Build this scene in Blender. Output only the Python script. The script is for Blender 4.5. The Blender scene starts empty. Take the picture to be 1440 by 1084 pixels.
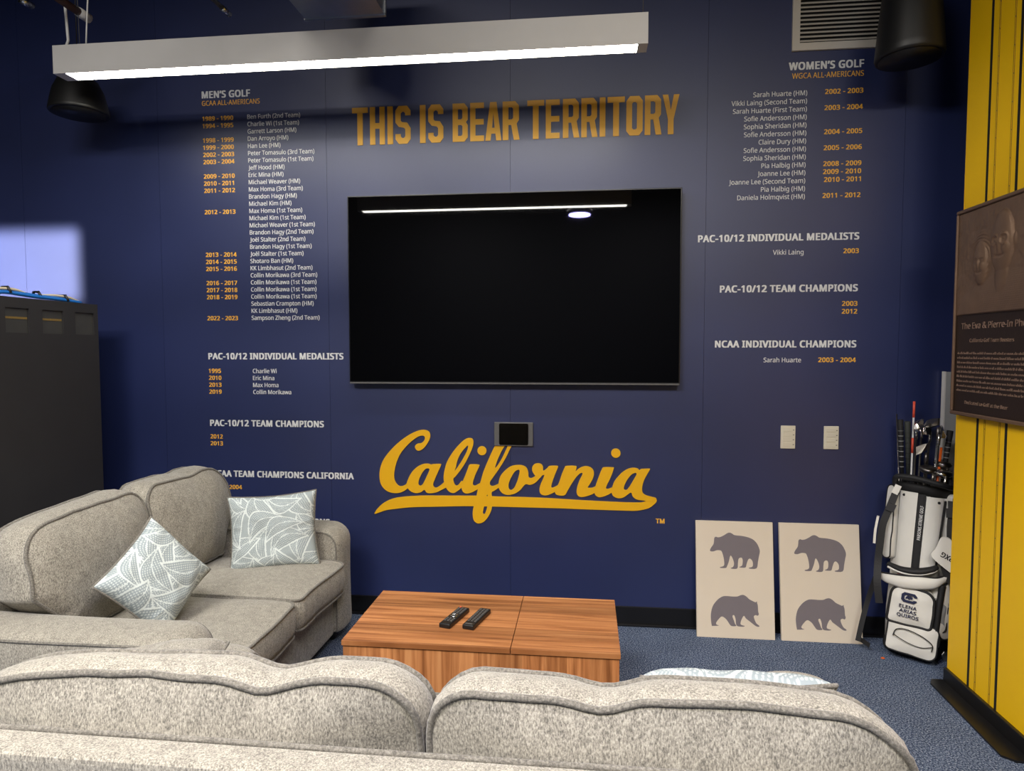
import bpy, bmesh, math, random, os
import numpy as np
from mathutils import Vector, Matrix, Euler, noise

random.seed(7)
PI = math.pi
S = bpy.context.scene
COL = S.collection

# ------------------------------------------------------------------ camera
cam_d = bpy.data.cameras.new('camera')
cam_d.sensor_width = 36.0
cam_d.lens = 926.64 / 1440 * 36.0
cam_d.clip_start = 0.05
cam = bpy.data.objects.new('camera', cam_d)
COL.objects.link(cam)
cam.location = (0.2318, -3.3468, 1.4062)
cam.rotation_euler = Euler((math.radians(90 - 3.115), math.radians(0.03), math.radians(6.371)), 'XYZ')
S.camera = cam

# ------------------------------------------------------------------ world / exposure
world = bpy.data.worlds.new('world'); S.world = world
world.use_nodes = True
world.node_tree.nodes['Background'].inputs[0].default_value = (0.02, 0.025, 0.035, 1)
world.node_tree.nodes['Background'].inputs[1].default_value = 1.0
S.view_settings.view_transform = 'Standard'
S.view_settings.look = 'None'
S.view_settings.gamma = 1.0
S.view_settings.use_curve_mapping = False
S.view_settings.exposure = 0.84

FIX_NEAR = 18.0      # linear fixture by the wall
FIX_OVER = 27.0      # linear fixture over the front sofa
CEIL_W = 75.0        # unseen ceiling fill lights behind the photographer
WALL_PATCH_W = 4.2   # added unseen light that makes the bright wall patch above the cabinet

def area(name, loc, target, sx, sy, power, color=(1, 0.95, 0.88), spread=PI):
    l = bpy.data.lights.new(name, 'AREA'); l.shape = 'RECTANGLE'
    l.size = sx; l.size_y = sy; l.energy = power; l.color = color; l.spread = spread
    o = bpy.data.objects.new(name, l); COL.objects.link(o)
    o.location = loc
    d = Vector(target) - Vector(loc)
    o.rotation_euler = d.to_track_quat('-Z', 'Y').to_euler()
    return o
area('ceiling_fill_light', (1.2, -4.6, 3.53), (1.2, -4.6, 0), 1.2, 0.6, CEIL_W)
area('ceiling_fill_light', (-1.6, -4.6, 3.53), (-1.6, -4.6, 0), 1.2, 0.6, CEIL_W)
area('ceiling_fill_light', (-0.9, -3.7, 3.53), (-0.9, -3.7, 0), 1.2, 0.6, CEIL_W)  # extra fill, added to brighten the gold wall
area('added_patch_light', (-2.88, -1.0, 1.865), (-2.88, 0, 1.865), 0.70, 0.38, WALL_PATCH_W, (1.0, 0.96, 0.90), math.radians(8))  # added source, sized and narrowed to the shape of the wall patch

# ------------------------------------------------------------------ materials
def srgb(r, g, b):
    f = lambda c: (c / 255) / 12.92 if c / 255 <= 0.04045 else ((c / 255 + 0.055) / 1.055) ** 2.4
    return (f(r), f(g), f(b), 1)

def mat(name, col, rough=0.6, metal=0.0, spec=0.5, bump=0.0, bscale=200.0, vary=0.0, vscale=30.0, emit=None, estr=0, coat=0, sheen=0, stretch=(1, 1, 1)):
    m = bpy.data.materials.new(name); m.use_nodes = True
    nt = m.node_tree; b = nt.nodes['Principled BSDF']
    b.inputs['Base Color'].default_value = col
    b.inputs['Roughness'].default_value = rough
    b.inputs['Metallic'].default_value = metal
    b.inputs['Specular IOR Level'].default_value = spec
    if coat: b.inputs['Coat Weight'].default_value = coat; b.inputs['Coat Roughness'].default_value = 0.1
    if sheen: b.inputs['Sheen Weight'].default_value = sheen
    if emit:
        b.inputs['Emission Color'].default_value = emit; b.inputs['Emission Strength'].default_value = estr
    if bump or vary:
        tc = nt.nodes.new('ShaderNodeTexCoord'); mp = nt.nodes.new('ShaderNodeMapping')
        mp.inputs['Scale'].default_value = stretch
        nt.links.new(tc.outputs['Object'], mp.inputs[0])
    if bump:
        n = nt.nodes.new('ShaderNodeTexNoise'); n.inputs['Scale'].default_value = bscale; n.inputs['Detail'].default_value = 3
        bp = nt.nodes.new('ShaderNodeBump'); bp.inputs['Strength'].default_value = bump; bp.inputs['Distance'].default_value = 0.002
        nt.links.new(mp.outputs[0], n.inputs['Vector']); nt.links.new(n.outputs['Fac'], bp.inputs['Height'])
        nt.links.new(bp.outputs[0], b.inputs['Normal'])
    if vary:
        n = nt.nodes.new('ShaderNodeTexNoise'); n.inputs['Scale'].default_value = vscale; n.inputs['Detail'].default_value = 4
        mx = nt.nodes.new('ShaderNodeMix'); mx.data_type = 'RGBA'
        mx.inputs[6].default_value = tuple(c * (1 - vary) for c in col[:3]) + (1,)
        mx.inputs[7].default_value = tuple(min(1, c * (1 + vary)) for c in col[:3]) + (1,)
        nt.links.new(mp.outputs[0], n.inputs['Vector']); nt.links.new(n.outputs['Fac'], mx.inputs[0])
        nt.links.new(mx.outputs[2], b.inputs['Base Color'])
    return m

def ramp(nt, pts, src):
    r = nt.nodes.new('ShaderNodeValToRGB')
    e = r.color_ramp.elements
    while len(e) < len(pts): e.new(0.5)
    for el, (p, c) in zip(e, pts): el.position = p; el.color = c
    nt.links.new(src, r.inputs[0])
    return r

def fabric_mat(name, dark, mid, light, stretch):
    m = bpy.data.materials.new(name); m.use_nodes = True
    nt = m.node_tree; b = nt.nodes['Principled BSDF']
    b.inputs['Roughness'].default_value = 0.95; b.inputs['Specular IOR Level'].default_value = 0.15
    b.inputs['Sheen Weight'].default_value = 0.25; b.inputs['Sheen Roughness'].default_value = 0.5
    tc = nt.nodes.new('ShaderNodeTexCoord'); mp = nt.nodes.new('ShaderNodeMapping'); mp.inputs['Scale'].default_value = stretch
    nt.links.new(tc.outputs['Object'], mp.inputs[0])
    n1 = nt.nodes.new('ShaderNodeTexNoise'); n1.inputs['Scale'].default_value = 230; n1.inputs['Detail'].default_value = 3; n1.inputs['Roughness'].default_value = 0.7
    n2 = nt.nodes.new('ShaderNodeTexNoise'); n2.inputs['Scale'].default_value = 28; n2.inputs['Detail'].default_value = 3
    for n in (n1, n2): nt.links.new(mp.outputs[0], n.inputs['Vector'])
    ad = nt.nodes.new('ShaderNodeMath'); ad.operation = 'MULTIPLY_ADD'; ad.inputs[1].default_value = 0.16
    nt.links.new(n2.outputs['Fac'], ad.inputs[0])
    m2 = nt.nodes.new('ShaderNodeMath'); m2.operation = 'MULTIPLY'; m2.inputs[1].default_value = 0.84
    nt.links.new(n1.outputs['Fac'], m2.inputs[0]); nt.links.new(m2.outputs[0], ad.inputs[2])
    r = ramp(nt, [(0.36, dark), (0.5, mid), (0.64, light)], ad.outputs[0])
    nt.links.new(r.outputs[0], b.inputs['Base Color'])
    bp = nt.nodes.new('ShaderNodeBump'); bp.inputs['Strength'].default_value = 0.5; bp.inputs['Distance'].default_value = 0.003
    nt.links.new(n1.outputs['Fac'], bp.inputs['Height']); nt.links.new(bp.outputs[0], b.inputs['Normal'])
    return m

def wall_mat():
    m = bpy.data.materials.new('navy_wall_paint'); m.use_nodes = True
    nt = m.node_tree; b = nt.nodes['Principled BSDF']
    tc = nt.nodes.new('ShaderNodeTexCoord')
    n = nt.nodes.new('ShaderNodeTexNoise'); n.inputs['Scale'].default_value = 1.7; n.inputs['Detail'].default_value = 4
    nt.links.new(tc.outputs['Object'], n.inputs['Vector'])
    r = ramp(nt, [(0.3, srgb(26, 37, 80)), (0.7, srgb(32, 43, 90))], n.outputs['Fac'])
    nt.links.new(r.outputs[0], b.inputs['Base Color'])
    b.inputs['Roughness'].default_value = 0.44
    b.inputs['Specular IOR Level'].default_value = 0.8
    n2 = nt.nodes.new('ShaderNodeTexNoise'); n2.inputs['Scale'].default_value = 260; n2.inputs['Detail'].default_value = 2
    nt.links.new(tc.outputs['Object'], n2.inputs['Vector'])
    bp = nt.nodes.new('ShaderNodeBump'); bp.inputs['Strength'].default_value = 0.12; bp.inputs['Distance'].default_value = 0.001
    nt.links.new(n2.outputs['Fac'], bp.inputs['Height']); nt.links.new(bp.outputs[0], b.inputs['Normal'])
    return m

def carpet_mat():
    m = bpy.data.materials.new('blue_carpet'); m.use_nodes = True
    nt = m.node_tree; b = nt.nodes['Principled BSDF']; b.inputs['Roughness'].default_value = 0.97; b.inputs['Specular IOR Level'].default_value = 0.1
    tc = nt.nodes.new('ShaderNodeTexCoord')
    n = nt.nodes.new('ShaderNodeTexNoise'); n.inputs['Scale'].default_value = 170; n.inputs['Detail'].default_value = 3; n.inputs['Roughness'].default_value = 0.75
    n3 = nt.nodes.new('ShaderNodeTexNoise'); n3.inputs['Scale'].default_value = 5; n3.inputs['Detail'].default_value = 3
    nt.links.new(tc.outputs['Object'], n.inputs['Vector']); nt.links.new(tc.outputs['Object'], n3.inputs['Vector'])
    r = ramp(nt, [(0.36, srgb(34, 44, 66)), (0.48, srgb(74, 90, 120)), (0.56, srgb(132, 146, 172)), (0.66, srgb(190, 200, 214))], n.outputs['Fac'])
    mx = nt.nodes.new('ShaderNodeMix'); mx.data_type = 'RGBA'; mx.blend_type = 'MULTIPLY'; mx.inputs[0].default_value = 0.4
    nt.links.new(r.outputs[0], mx.inputs[6]); nt.links.new(n3.outputs['Fac'], mx.inputs[7])
    nt.links.new(mx.outputs[2], b.inputs['Base Color'])
    bp = nt.nodes.new('ShaderNodeBump'); bp.inputs['Strength'].default_value = 0.8; bp.inputs['Distance'].default_value = 0.004
    nt.links.new(n.outputs['Fac'], bp.inputs['Height']); nt.links.new(bp.outputs[0], b.inputs['Normal'])
    return m

def wood_mat(name, along, across, seed):
    """walnut veneer: grain runs along one axis, staves change tone across another"""
    m = bpy.data.materials.new(name); m.use_nodes = True
    nt = m.node_tree; b = nt.nodes['Principled BSDF']; b.inputs['Roughness'].default_value = 0.42; b.inputs['Specular IOR Level'].default_value = 0.4
    tc = nt.nodes.new('ShaderNodeTexCoord'); sp = nt.nodes.new('ShaderNodeSeparateXYZ'); nt.links.new(tc.outputs['Object'], sp.inputs[0])
    cb = nt.nodes.new('ShaderNodeCombineXYZ')
    def scaled(ax, k):
        q = nt.nodes.new('ShaderNodeMath'); q.operation = 'MULTIPLY'; q.inputs[1].default_value = k
        nt.links.new(sp.outputs[ax], q.inputs[0]); return q.outputs[0]
    nt.links.new(scaled(along, 1.6), cb.inputs[0]); nt.links.new(scaled(across, 42), cb.inputs[1])
    # a stave index added as third coordinate so that grain jumps at each stave
    fl = nt.nodes.new('ShaderNodeMath'); fl.operation = 'FLOOR'; nt.links.new(scaled(across, 13), fl.inputs[0])
    wn = nt.nodes.new('ShaderNodeTexWhiteNoise'); wn.noise_dimensions = '1D'
    sh = nt.nodes.new('ShaderNodeMath'); sh.operation = 'ADD'; sh.inputs[1].default_value = seed; nt.links.new(fl.outputs[0], sh.inputs[0]); nt.links.new(sh.outputs[0], wn.inputs['W'])
    k = nt.nodes.new('ShaderNodeMath'); k.operation = 'MULTIPLY'; k.inputs[1].default_value = 37; nt.links.new(wn.outputs['Value'], k.inputs[0]); nt.links.new(k.outputs[0], cb.inputs[2])
    n = nt.nodes.new('ShaderNodeTexNoise'); n.inputs['Scale'].default_value = 1.0; n.inputs['Detail'].default_value = 6; n.inputs['Roughness'].default_value = 0.6; n.inputs['Distortion'].default_value = 0.6
    nt.links.new(cb.outputs[0], n.inputs['Vector'])
    r = ramp(nt, [(0.28, srgb(126, 76, 42)), (0.45, srgb(176, 114, 68)), (0.6, srgb(206, 142, 90)), (0.75, srgb(222, 162, 108))], n.outputs['Fac'])
    r2 = ramp(nt, [(0.0, (0.62, 0.6, 0.58, 1)), (1.0, (1, 1, 1, 1))], wn.outputs['Value'])
    mx = nt.nodes.new('ShaderNodeMix'); mx.data_type = 'RGBA'; mx.blend_type = 'MULTIPLY'; mx.inputs[0].default_value = 1
    nt.links.new(r.outputs[0], mx.inputs[6]); nt.links.new(r2.outputs[0], mx.inputs[7]); nt.links.new(mx.outputs[2], b.inputs['Base Color'])
    bp = nt.nodes.new('ShaderNodeBump'); bp.inputs['Strength'].default_value = 0.1; bp.inputs['Distance'].default_value = 0.001
    nt.links.new(n.outputs['Fac'], bp.inputs['Height']); nt.links.new(bp.outputs[0], b.inputs['Normal'])
    return m

def leaf_mat():
    """printed cushion cover: the print lies in a colour attribute, weave and relief are procedural"""
    m = bpy.data.materials.new('leaf_print_cloth'); m.use_nodes = True
    nt = m.node_tree; b = nt.nodes['Principled BSDF']; b.inputs['Roughness'].default_value = 0.9; b.inputs['Specular IOR Level'].default_value = 0.15
    at = nt.nodes.new('ShaderNodeAttribute'); at.attribute_name = 'print'
    c = ramp(nt, [(0.1, srgb(122, 134, 140)), (0.8, srgb(208, 216, 214))], at.outputs['Fac'])
    nt.links.new(c.outputs[0], b.inputs['Base Color'])
    tc = nt.nodes.new('ShaderNodeTexCoord'); n = nt.nodes.new('ShaderNodeTexNoise'); n.inputs['Scale'].default_value = 600
    nt.links.new(tc.outputs['Object'], n.inputs['Vector'])
    bp = nt.nodes.new('ShaderNodeBump'); bp.inputs['Strength'].default_value = 0.3; bp.inputs['Distance'].default_value = 0.001
    nt.links.new(n.outputs['Fac'], bp.inputs['Height']); nt.links.new(bp.outputs[0], b.inputs['Normal'])
    return m

M = {}
M['wall'] = wall_mat()
M['carpet'] = carpet_mat()
M['ceiling'] = mat('dark_ceiling', srgb(52, 54, 60), 0.9, bump=0.2, bscale=40)
M['dark_wall'] = mat('dark_wall', srgb(24, 27, 40), 0.7, bump=0.1, bscale=60)
M['base_black'] = mat('black_rubber_base', srgb(18, 18, 20), 0.35, vary=0.3, vscale=20)
M['yellow'] = mat('gold_panel', srgb(254, 200, 2), 0.5, vary=0.04, vscale=6)
M['gold'] = mat('gold_letter', srgb(232, 176, 12), 0.45, vary=0.03, vscale=30)
M['gold_edge'] = mat('gold_letter_edge', srgb(70, 45, 30), 0.6, vary=0.1)
M['slogan'] = mat('slogan_gold', srgb(214, 160, 44), 0.5, vary=0.03, vscale=30)
M['date'] = mat('date_gold', srgb(240, 180, 60), 0.5, vary=0.03, vscale=30)
M['white_letter'] = mat('white_letter', srgb(220, 222, 222), 0.5, vary=0.03, vscale=30)
M['fabric'] = fabric_mat('grey_chenille', srgb(96, 93, 86), srgb(147, 142, 131), srgb(182, 177, 164), (1.6, 1.6, 0.7))
M['piping'] = fabric_mat('grey_piping', srgb(88, 85, 80), srgb(114, 110, 102), srgb(140, 136, 127), (1, 1, 1))
M['leaf'] = leaf_mat()
M['wood_top'] = wood_mat('walnut_top', 0, 1, 3.0)
M['wood_front'] = wood_mat('walnut_front', 2, 0, 11.0)
M['wood_side'] = wood_mat('walnut_side', 2, 1, 17.0)
M['white_metal'] = mat('white_metal', srgb(205, 203, 200), 0.45, vary=0.04, vscale=12)
M['steel'] = mat('steel', (0.62, 0.62, 0.62, 1), 0.25, 1.0, vary=0.1, vscale=40)
M['duct'] = mat('galvanised_duct', (0.42, 0.44, 0.47, 1), 0.35, 0.9, vary=0.2, vscale=9)
M['tv_black'] = mat('tv_bezel', srgb(14, 14, 16), 0.3, vary=0.1)
M['screen'] = mat('tv_screen', (0.0012, 0.0012, 0.0014, 1), 0.02, spec=0.5, vary=0.1, vscale=3)
M['grey_plastic'] = mat('grey_plastic', srgb(92, 92, 92), 0.45, vary=0.05)
M['black_plastic'] = mat('black_plastic', srgb(20, 20, 21), 0.4, bump=0.1, bscale=500)
M['speaker'] = mat('speaker_black', srgb(22, 22, 22), 0.45, bump=0.1, bscale=300)
M['cabinet'] = mat('cabinet_black', srgb(44, 43, 44), 0.55, vary=0.2, vscale=5, bump=0.1, bscale=90)
M['cab_glass'] = mat('smoked_plastic', srgb(64, 64, 62), 0.3, vary=0.2, vscale=14)
M['brass'] = mat('brass_strip', srgb(150, 125, 70), 0.4, 0.4, vary=0.4, vscale=120)
M['cream'] = mat('cream_plastic', srgb(214, 208, 190), 0.45, vary=0.03)
M['vent'] = mat('vent_enamel', srgb(196, 190, 180), 0.5, vary=0.04)
M['canvas'] = mat('canvas_beige', srgb(218, 206, 188), 0.8, bump=0.3, bscale=500, vary=0.03, vscale=8)
M['bear'] = mat('bear_grey', srgb(118, 111, 116), 0.8, bump=0.3, bscale=500, vary=0.03)
M['bronze'] = mat('bronze', srgb(122, 96, 76), 0.40, 0.35, vary=0.25, vscale=14, bump=0.2, bscale=150)
M['bronze_dark'] = mat('bronze_dark', srgb(58, 44, 36), 0.45, 0.35, vary=0.2, vscale=20, bump=0.3, bscale=250)
M['bronze_light'] = mat('bronze_light', srgb(176, 146, 124), 0.4, 0.5, vary=0.2, vscale=60)
M['bag_white'] = mat('bag_white', srgb(222, 220, 212), 0.55, bump=0.3, bscale=60, vary=0.05, vscale=12)
M['bag_black'] = mat('bag_black', srgb(22, 22, 24), 0.65, bump=0.3, bscale=200)
M['navy_thread'] = mat('navy_thread', srgb(24, 32, 66), 0.7, vary=0.1)
M['pink'] = mat('dusty_pink', srgb(170, 110, 112), 0.7, vary=0.1)
M['chrome'] = mat('club_steel', (0.7, 0.68, 0.64, 1), 0.22, 1.0, vary=0.1, vscale=50)
M['dark_steel'] = mat('dark_club_steel', (0.24, 0.22, 0.2, 1), 0.3, 1.0, vary=0.2, vscale=40)
M['grip'] = mat('rubber_grip', srgb(24, 24, 25), 0.7, bump=0.4, bscale=300)
M['grip_green'] = mat('olive_grip', srgb(46, 50, 46), 0.7, bump=0.4, bscale=300)
M['orange'] = mat('orange_shaft', srgb(226, 100, 24), 0.4, vary=0.05)
M['red_orange'] = mat('red_orange', srgb(222, 84, 60), 0.45, vary=0.05)
M['white_plastic'] = mat('white_plastic', srgb(220, 220, 218), 0.4, vary=0.03)
M['grey_post'] = mat('grey_post', srgb(150, 152, 152), 0.5, vary=0.06, vscale=8)
M['blue_cable'] = mat('blue_cable', srgb(28, 112, 200), 0.4, vary=0.05)
M['beige_cable'] = mat('beige_cable', srgb(214, 200, 170), 0.5, vary=0.05)
M['brown'] = mat('brown_rust', srgb(86, 58, 50), 0.7, vary=0.2)
M['gap'] = mat('joint_black', srgb(10, 10, 12), 0.8, vary=0.1)
M['seam_brown'] = mat('perforated_seam', srgb(120, 84, 14), 0.6, vary=0.5, vscale=160)
M['lens'] = mat('projector_lens', (0.5, 0.5, 1, 1), 0.1, emit=(0.42, 0.38, 1.0, 1), estr=60)
M['diff_near'] = mat('diffuser_near', (1, 1, 1, 1), 0.5, emit=(1.0, 0.97, 0.86, 1), estr=FIX_NEAR)
M['diff_over'] = mat('diffuser_over', (1, 1, 1, 1), 0.5, emit=(1.0, 0.97, 0.88, 1), estr=FIX_OVER)

# ------------------------------------------------------------------ mesh helpers
def link(name, me, material, parent=None):
    o = bpy.data.objects.new(name, me); COL.objects.link(o)
    if material is not None:
        for mm in (material if isinstance(material, (list, tuple)) else [material]): me.materials.append(mm)
    if parent is not None: o.parent = parent
    return o

def from_bm(name, bm, material, parent=None, smooth=False, kind=None):
    bmesh.ops.recalc_face_normals(bm, faces=bm.faces)
    me = bpy.data.meshes.new(name); bm.to_mesh(me); bm.free()
    if smooth: me.polygons.foreach_set('use_smooth', [True] * len(me.polygons))
    o = link(name, me, material, parent)
    if kind: o['kind'] = kind
    return o

def add_box(bm, x0, x1, y0, y1, z0, z1, bev=0.0, seg=2, rot=None):
    r = bmesh.ops.create_cube(bm, size=1)
    vs = r['verts']
    mtx = Matrix.Translation(((x0 + x1) / 2, (y0 + y1) / 2, (z0 + z1) / 2)) @ Matrix.Diagonal((x1 - x0, y1 - y0, z1 - z0, 1))
    if rot is not None: mtx = rot @ mtx
    bmesh.ops.transform(bm, matrix=mtx, verts=vs)
    if bev > 0:
        es = list({e for v in vs for e in v.link_edges})
        bmesh.ops.bevel(bm, geom=es, offset=bev, segments=seg, affect='EDGES', profile=0.6)

def box(name, x0, x1, y0, y1, z0, z1, material, parent=None, bev=0.0, seg=2, rot=None, kind=None):
    bm = bmesh.new(); add_box(bm, x0, x1, y0, y1, z0, z1, bev, seg, rot)
    return from_bm(name, bm, material, parent, smooth=False, kind=kind)

def add_tube(bm, pts, r, n=8, cap=True, flat=None, closed=False):
    """swept tube; r a number or list; flat=(k) squashes the section along its second axis"""
    pts = [Vector(p) for p in pts]
    m = len(pts); rs = r if isinstance(r, (list, tuple)) else [r] * m
    rings = []; up = None
    for i, p in enumerate(pts):
        a = pts[(i - 1) % m] if (closed or i > 0) else p
        b = pts[(i + 1) % m] if (closed or i < m - 1) else p
        t = (b - a)
        if t.length < 1e-9: t = Vector((0, 0, 1))
        t.normalize()
        if up is None:
            up = Vector((0, 0, 1)) if abs(t.z) < 0.9 else Vector((1, 0, 0))
        u = up - t * up.dot(t)
        if u.length < 1e-6: u = t.orthogonal()
        u.normalize(); w = t.cross(u); up = u
        k = 1.0 if flat is None else flat
        rings.append([bm.verts.new(p + (u * math.cos(2 * PI * j / n) + w * math.sin(2 * PI * j / n) * k) * rs[i]) for j in range(n)])
    for i in range(m if closed else m - 1):
        A, B = rings[i], rings[(i + 1) % m]
        for j in range(n):
            bm.faces.new((A[j], A[(j + 1) % n], B[(j + 1) % n], B[j]))
    if cap and not closed:
        bm.faces.new(rings[0][::-1]); bm.faces.new(rings[-1])

def tube(name, pts, r, material, parent=None, n=8, flat=None, closed=False):
    bm = bmesh.new(); add_tube(bm, pts, r, n, flat=flat, closed=closed)
    return from_bm(name, bm, material, parent, smooth=True)

def add_lathe(bm, prof, n=32, cx=0, cy=0, cz=0, ky=1.0, mtx=None):
    rings = []
    for r, z in prof:
        rings.append([bm.verts.new((cx + r * math.cos(2 * PI * j / n), cy + ky * r * math.sin(2 * PI * j / n), cz + z)) for j in range(n)])
    for A, B in zip(rings, rings[1:]):
        for j in range(n): bm.faces.new((A[j], A[(j + 1) % n], B[(j + 1) % n], B[j]))
    bm.faces.new(rings[0][::-1]); bm.faces.new(rings[-1])
    if mtx is not None: bmesh.ops.transform(bm, matrix=mtx, verts=[v for r in rings for v in r])

def lathe(name, prof, material, parent=None, n=32, cx=0, cy=0, cz=0, ky=1.0, mtx=None):
    bm = bmesh.new(); add_lathe(bm, prof, n, cx, cy, cz, ky, mtx)
    return from_bm(name, bm, material, parent, smooth=True)

def catmull(pts, k=4):
    n = len(pts); out = []
    for i in range(n):
        p0, p1, p2, p3 = (pts[(i + j) % n] for j in (-1, 0, 1, 2))
        for s in range(k):
            t = s / k
            out.append(tuple(0.5 * (2 * b + (c - a) * t + (2 * a - 5 * b + 4 * c - d) * t * t + (3 * b - 3 * c + d - a) * t ** 3) for a, b, c, d in zip(p0, p1, p2, p3)))
    return out

def spline(pts, k=6):
    pts = [Vector(p) for p in pts]
    q = [pts[0]] + pts + [pts[-1]]; out = []
    for i in range(1, len(q) - 2):
        a, b, c, d = q[i - 1], q[i], q[i + 1], q[i + 2]
        for s in range(k):
            t = s / k
            out.append(0.5 * (2 * b + (c - a) * t + (2 * a - 5 * b + 4 * c - d) * t * t + (3 * b - 3 * c + d - a) * t ** 3))
    out.append(pts[-1]); return out

def curve_mesh(cu):
    o = bpy.data.objects.new('tmp', cu); COL.objects.link(o)
    dg = bpy.context.evaluated_depsgraph_get(); dg.update()
    me = bpy.data.meshes.new_from_object(o.evaluated_get(dg), depsgraph=dg)
    bpy.data.objects.remove(o); 
    return me

def flat_shape(name, outlines, depth, mtx, material, parent=None):
    """closed outlines (first outer, others holes) in a plane, extruded to depth; mtx maps x,y,z(out) to the parent's space"""
    cu = bpy.data.curves.new(name, 'CURVE'); cu.dimensions = '2D'; cu.fill_mode = 'BOTH'; cu.extrude = depth / 2
    for ol in outlines:
        s = cu.splines.new('POLY'); s.points.add(len(ol) - 1)
        for p, (x, y) in zip(s.points, ol): p.co = (x, y, 0, 1)
        s.use_cyclic_u = True
    me = curve_mesh(cu); bpy.data.curves.remove(cu)
    me.transform(mtx @ Matrix.Translation((0, 0, depth / 2)))
    me.materials.clear()
    return link(name, me, material, parent)

WALLM = Matrix(((1, 0, 0, 0), (0, 0, -1, 0), (0, 1, 0, 0), (0, 0, 0, 1)))     # plane x,y -> wall x,z, outwards = -y

_cache = {}
FONT = None
try:      # the sans serif that ships inside Blender; the built-in font is the fallback
    FONT = bpy.data.fonts.load(os.path.join(bpy.utils.resource_path('LOCAL'), 'datafiles', 'fonts', 'NotoSansHebrew-Regular.woff2'))
except Exception:
    FONT = None
def text_raw(body, bold, res=3):
    """letter mesh; heavier weights are the regular face thickened by slightly shifted layers"""
    cu = bpy.data.curves.new('t', 'FONT'); cu.body = body; cu.size = 1.0
    if FONT is not None: cu.font = FONT
    cu.resolution_u = res; cu.extrude = 0.007
    if bold > 0.015: cu.space_character = 1.0 + bold * 2.2
    me = curve_mesh(cu); bpy.data.curves.remove(cu)
    if bold:
        n = len(me.vertices); co = np.empty(n * 3, np.float32); me.vertices.foreach_get('co', co); co = co.reshape(-1, 3)
        fs = [tuple(q.vertices) for q in me.polygons]; V = [co]; F = list(fs)
        for k, (dx, dy) in enumerate(((bold, bold * 0.45), (bold, -bold * 0.45), (-bold, bold * 0.45), (-bold, -bold * 0.45))):
            V.append(co + np.array([dx, dy, (k + 1) * 0.0014 - 0.003], np.float32)); F += [tuple(i + n * (k + 1) for i in q) for q in fs]
        m2 = bpy.data.meshes.new('t'); m2.from_pydata(np.concatenate(V).tolist(), [], F); bpy.data.meshes.remove(me); me = m2
    xs = [v.co.x for v in me.vertices]
    return me, min(xs), max(xs)
def capheight(bold):
    if bold not in _cache:
        me, a, b = text_raw('H', bold); ys = [v.co.y for v in me.vertices]; _cache[bold] = (min(ys), max(ys) - min(ys)); bpy.data.meshes.remove(me)
    return _cache[bold]
def text(name, body, cap, width, align, x, z, depth, material, parent, bold=0.0, mtx=WALLM, sx=None, res=3):
    """cap = capital height, width = whole width (or sx = width per natural width); x,z = left/right edge and baseline"""
    me, a, b = text_raw(body, bold, res)
    y0, ch = capheight(bold)
    k = cap / ch
    kx = width / (b - a) if width else sx * k
    w = (b - a) * kx
    left = x if align == 'L' else (x - w if align == 'R' else x - w / 2)
    m = mtx @ Matrix.Translation((left, z, depth / 2)) @ Matrix.Diagonal((kx, k, depth / 0.02, 1)) @ Matrix.Translation((-a, -y0, 0))
    me.transform(m); me.materials.clear()
    return link(name, me, material, parent)

def thing(name, label, cat, loc=(0, 0, 0), rot=(0, 0, 0), group=None):
    o = bpy.data.objects.new(name, None); COL.objects.link(o)
    o.empty_display_size = 0.1
    o.location = loc; o.rotation_euler = rot; o['label'] = label; o['category'] = cat
    if group: o['group'] = group
    return o
def tag(o, label, cat, group=None):
    o['label'] = label; o['category'] = cat
    if group: o['group'] = group
    return o
def struct(o): o['kind'] = 'structure'; return o

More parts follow.
